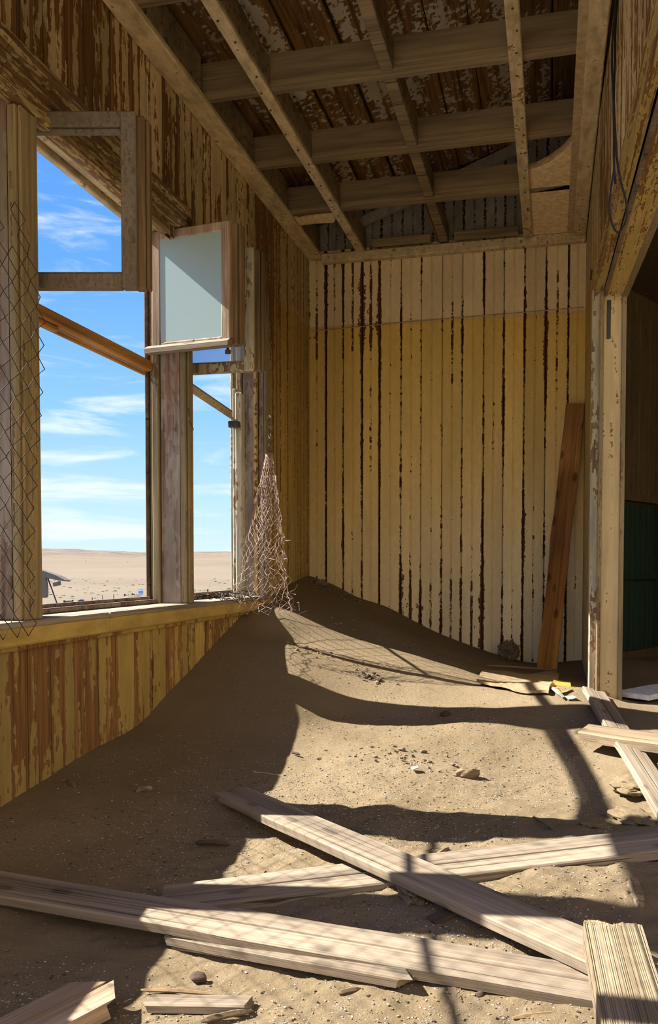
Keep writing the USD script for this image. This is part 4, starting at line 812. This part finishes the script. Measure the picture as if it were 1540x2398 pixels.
def rect3(pts, th):
    W = np.array([far(u, v, d0) for u, v in pts]); back = FWD * th; return trimesh.convex.convex_hull(np.vstack([W, W + back]))
obj('roof', rect3([(84, 1331), (108, 1339), (130, 1347), (151, 1358), (147, 1361), (128, 1356), (105, 1352), (84, 1349)], 1.2), 'thatch', sh)
obj('pole', tube([far(112, 1354, d0 + .5), far(135, 1418, d0 + .5)], .035, 6), 'pole_dark', sh)
obj('post', rect3([(97, 1352), (106, 1352), (109, 1374), (109, 1397), (105, 1400), (97, 1400)], .3), 'thatch', sh)
obj('hanging_box', rect3([(123, 1365), (138, 1361), (139, 1370), (124, 1373)], .3), 'thatch', sh)
bn = thing('wooden_rail', 'low dark wooden rail standing on the sand beside the shelter', 'rail')
d0 = 42.0
for a_, b_ in (((150, 1406), (150, 1422)), ((170, 1405), (170, 1420)), ((149, 1409), (171, 1408))):
    obj('post' if a_[0] == b_[0] else 'bar', tube([far(*a_, d0), far(*b_, d0)], .045, 4), 'pole_dark', bn)
ca = obj('canvas_bundle', rect3([(171, 1413), (180, 1410), (188, 1404), (189, 1409), (186, 1414), (172, 1417)], .6), 'canvas_blue'); tag(ca, 'dark blue bundle of canvas beyond the low rail', 'bundle')
d0 = 44.0
mo = None
for u, v, r, lab in ((200, 1415, .33, 'small heap of sand right of the blue bundle'), (313, 1404, .33, 'small heap of sand left of the shrub')):
    m = blob(r, u, 2, .2, 1.5, (1.7, 1.2, .7)); m.apply_translation(far(u, v, d0)); o = obj('sand_heap', m, 'desert', smooth=True); tag(o, lab, 'sand heap')
d0 = 46.0
sg = thing('roadside_sign', 'small white and blue sign board seen through the middle window', 'sign')
obj('board', rect3([(324, 1379), (335, 1379), (335, 1394), (324, 1394)], .05), 'sign_white', sg)
obj('blue_band', rect3([(324.2, 1384.5), (334.8, 1384.5), (334.8, 1388), (324.2, 1388)], -.06), 'sign_blue', sg)
def bush(u, v, r, seed, label):
    rg = np.random.RandomState(seed); c = far(u, v, d0); ms = []
    for k in range(150):
        d = rg.randn(3); d /= np.linalg.norm(d); d[2] = abs(d[2]) * .55; d[0] *= 1.8; d[1] *= 1.2
        q = c + d * r * rg.rand() ** .4; s = r * .16
        a_, b_ = rg.randn(3) * s, rg.randn(3) * s
        ms.append(trimesh.Trimesh([q, q + a_, q + a_ + b_, q + b_], [[0, 1, 2], [0, 2, 3]], process=False))
    t = thing('desert_shrub', label, 'shrub'); obj('foliage', cat(*ms), 'shrub', t); obj('stem', tube([c - (0, 0, r * .5), c + (0, 0, r * .4)], .03, 5), 'pole_dark', t)
bush(312, 1398, .24, 3, 'dark low shrub beside the white and blue sign')
for i, (u, v0_, v1_, lab) in enumerate(((292, 1391, 1404, 'thick short fence post left of the shrub'), (240, 1394, 1404, 'thin fence post in the middle of the sand view'), (266, 1392, 1403, 'thin fence post left of the thick one'), (216, 1399, 1410, 'thin leftmost fence post beyond the sand heap'), (344, 1392, 1400, 'thin fence post right of the sign'), (486, 1380, 1392, 'dark stub post in the far window view'), (456, 1379, 1390, 'leftmost stub post in the far window view'), (487 + 0, 1383, 1391, None))):
    if lab is None: continue
    o = obj('fence_post', tube([far(u, v0_, d0), far(u, v1_, d0)], .05 if i in (0, 5) else .02, 5), 'pole_dark'); tag(o, lab, 'fence post')
for u, v0_, v1_, lab in ((201, 1312, 1323, 'utility pole far off in the left of the middle window'), (299.5, 1315, 1325, 'utility pole far off in the right of the middle window'), (481, 1324, 1334, 'utility pole far off in the far window')):
    o = obj('utility_pole', tube([far(u, v0_, 420), far(u, v1_, 420)], .09, 4), 'pole_dark'); tag(o, lab, 'pole')
rg = np.random.RandomState(77)
tuft = []
for k in range(150):
    u, v = rg.uniform(105, 548), 1352 + 58 * rg.rand() ** 1.0
    p = onfar(u, v, 25, 700); s = rg.uniform(.04, .13) * (np.linalg.norm(p) / 60) ** .7
    m = blob(s, k, 1, .4, 2, (1.6, 1.2, .55)); m.apply_translation(p); tuft.append(m)
o = obj('desert_tufts', cat(*tuft), 'shrub'); tag(o, 'scattered dark tufts dotting the desert plain', 'tufts', kind='stuff')
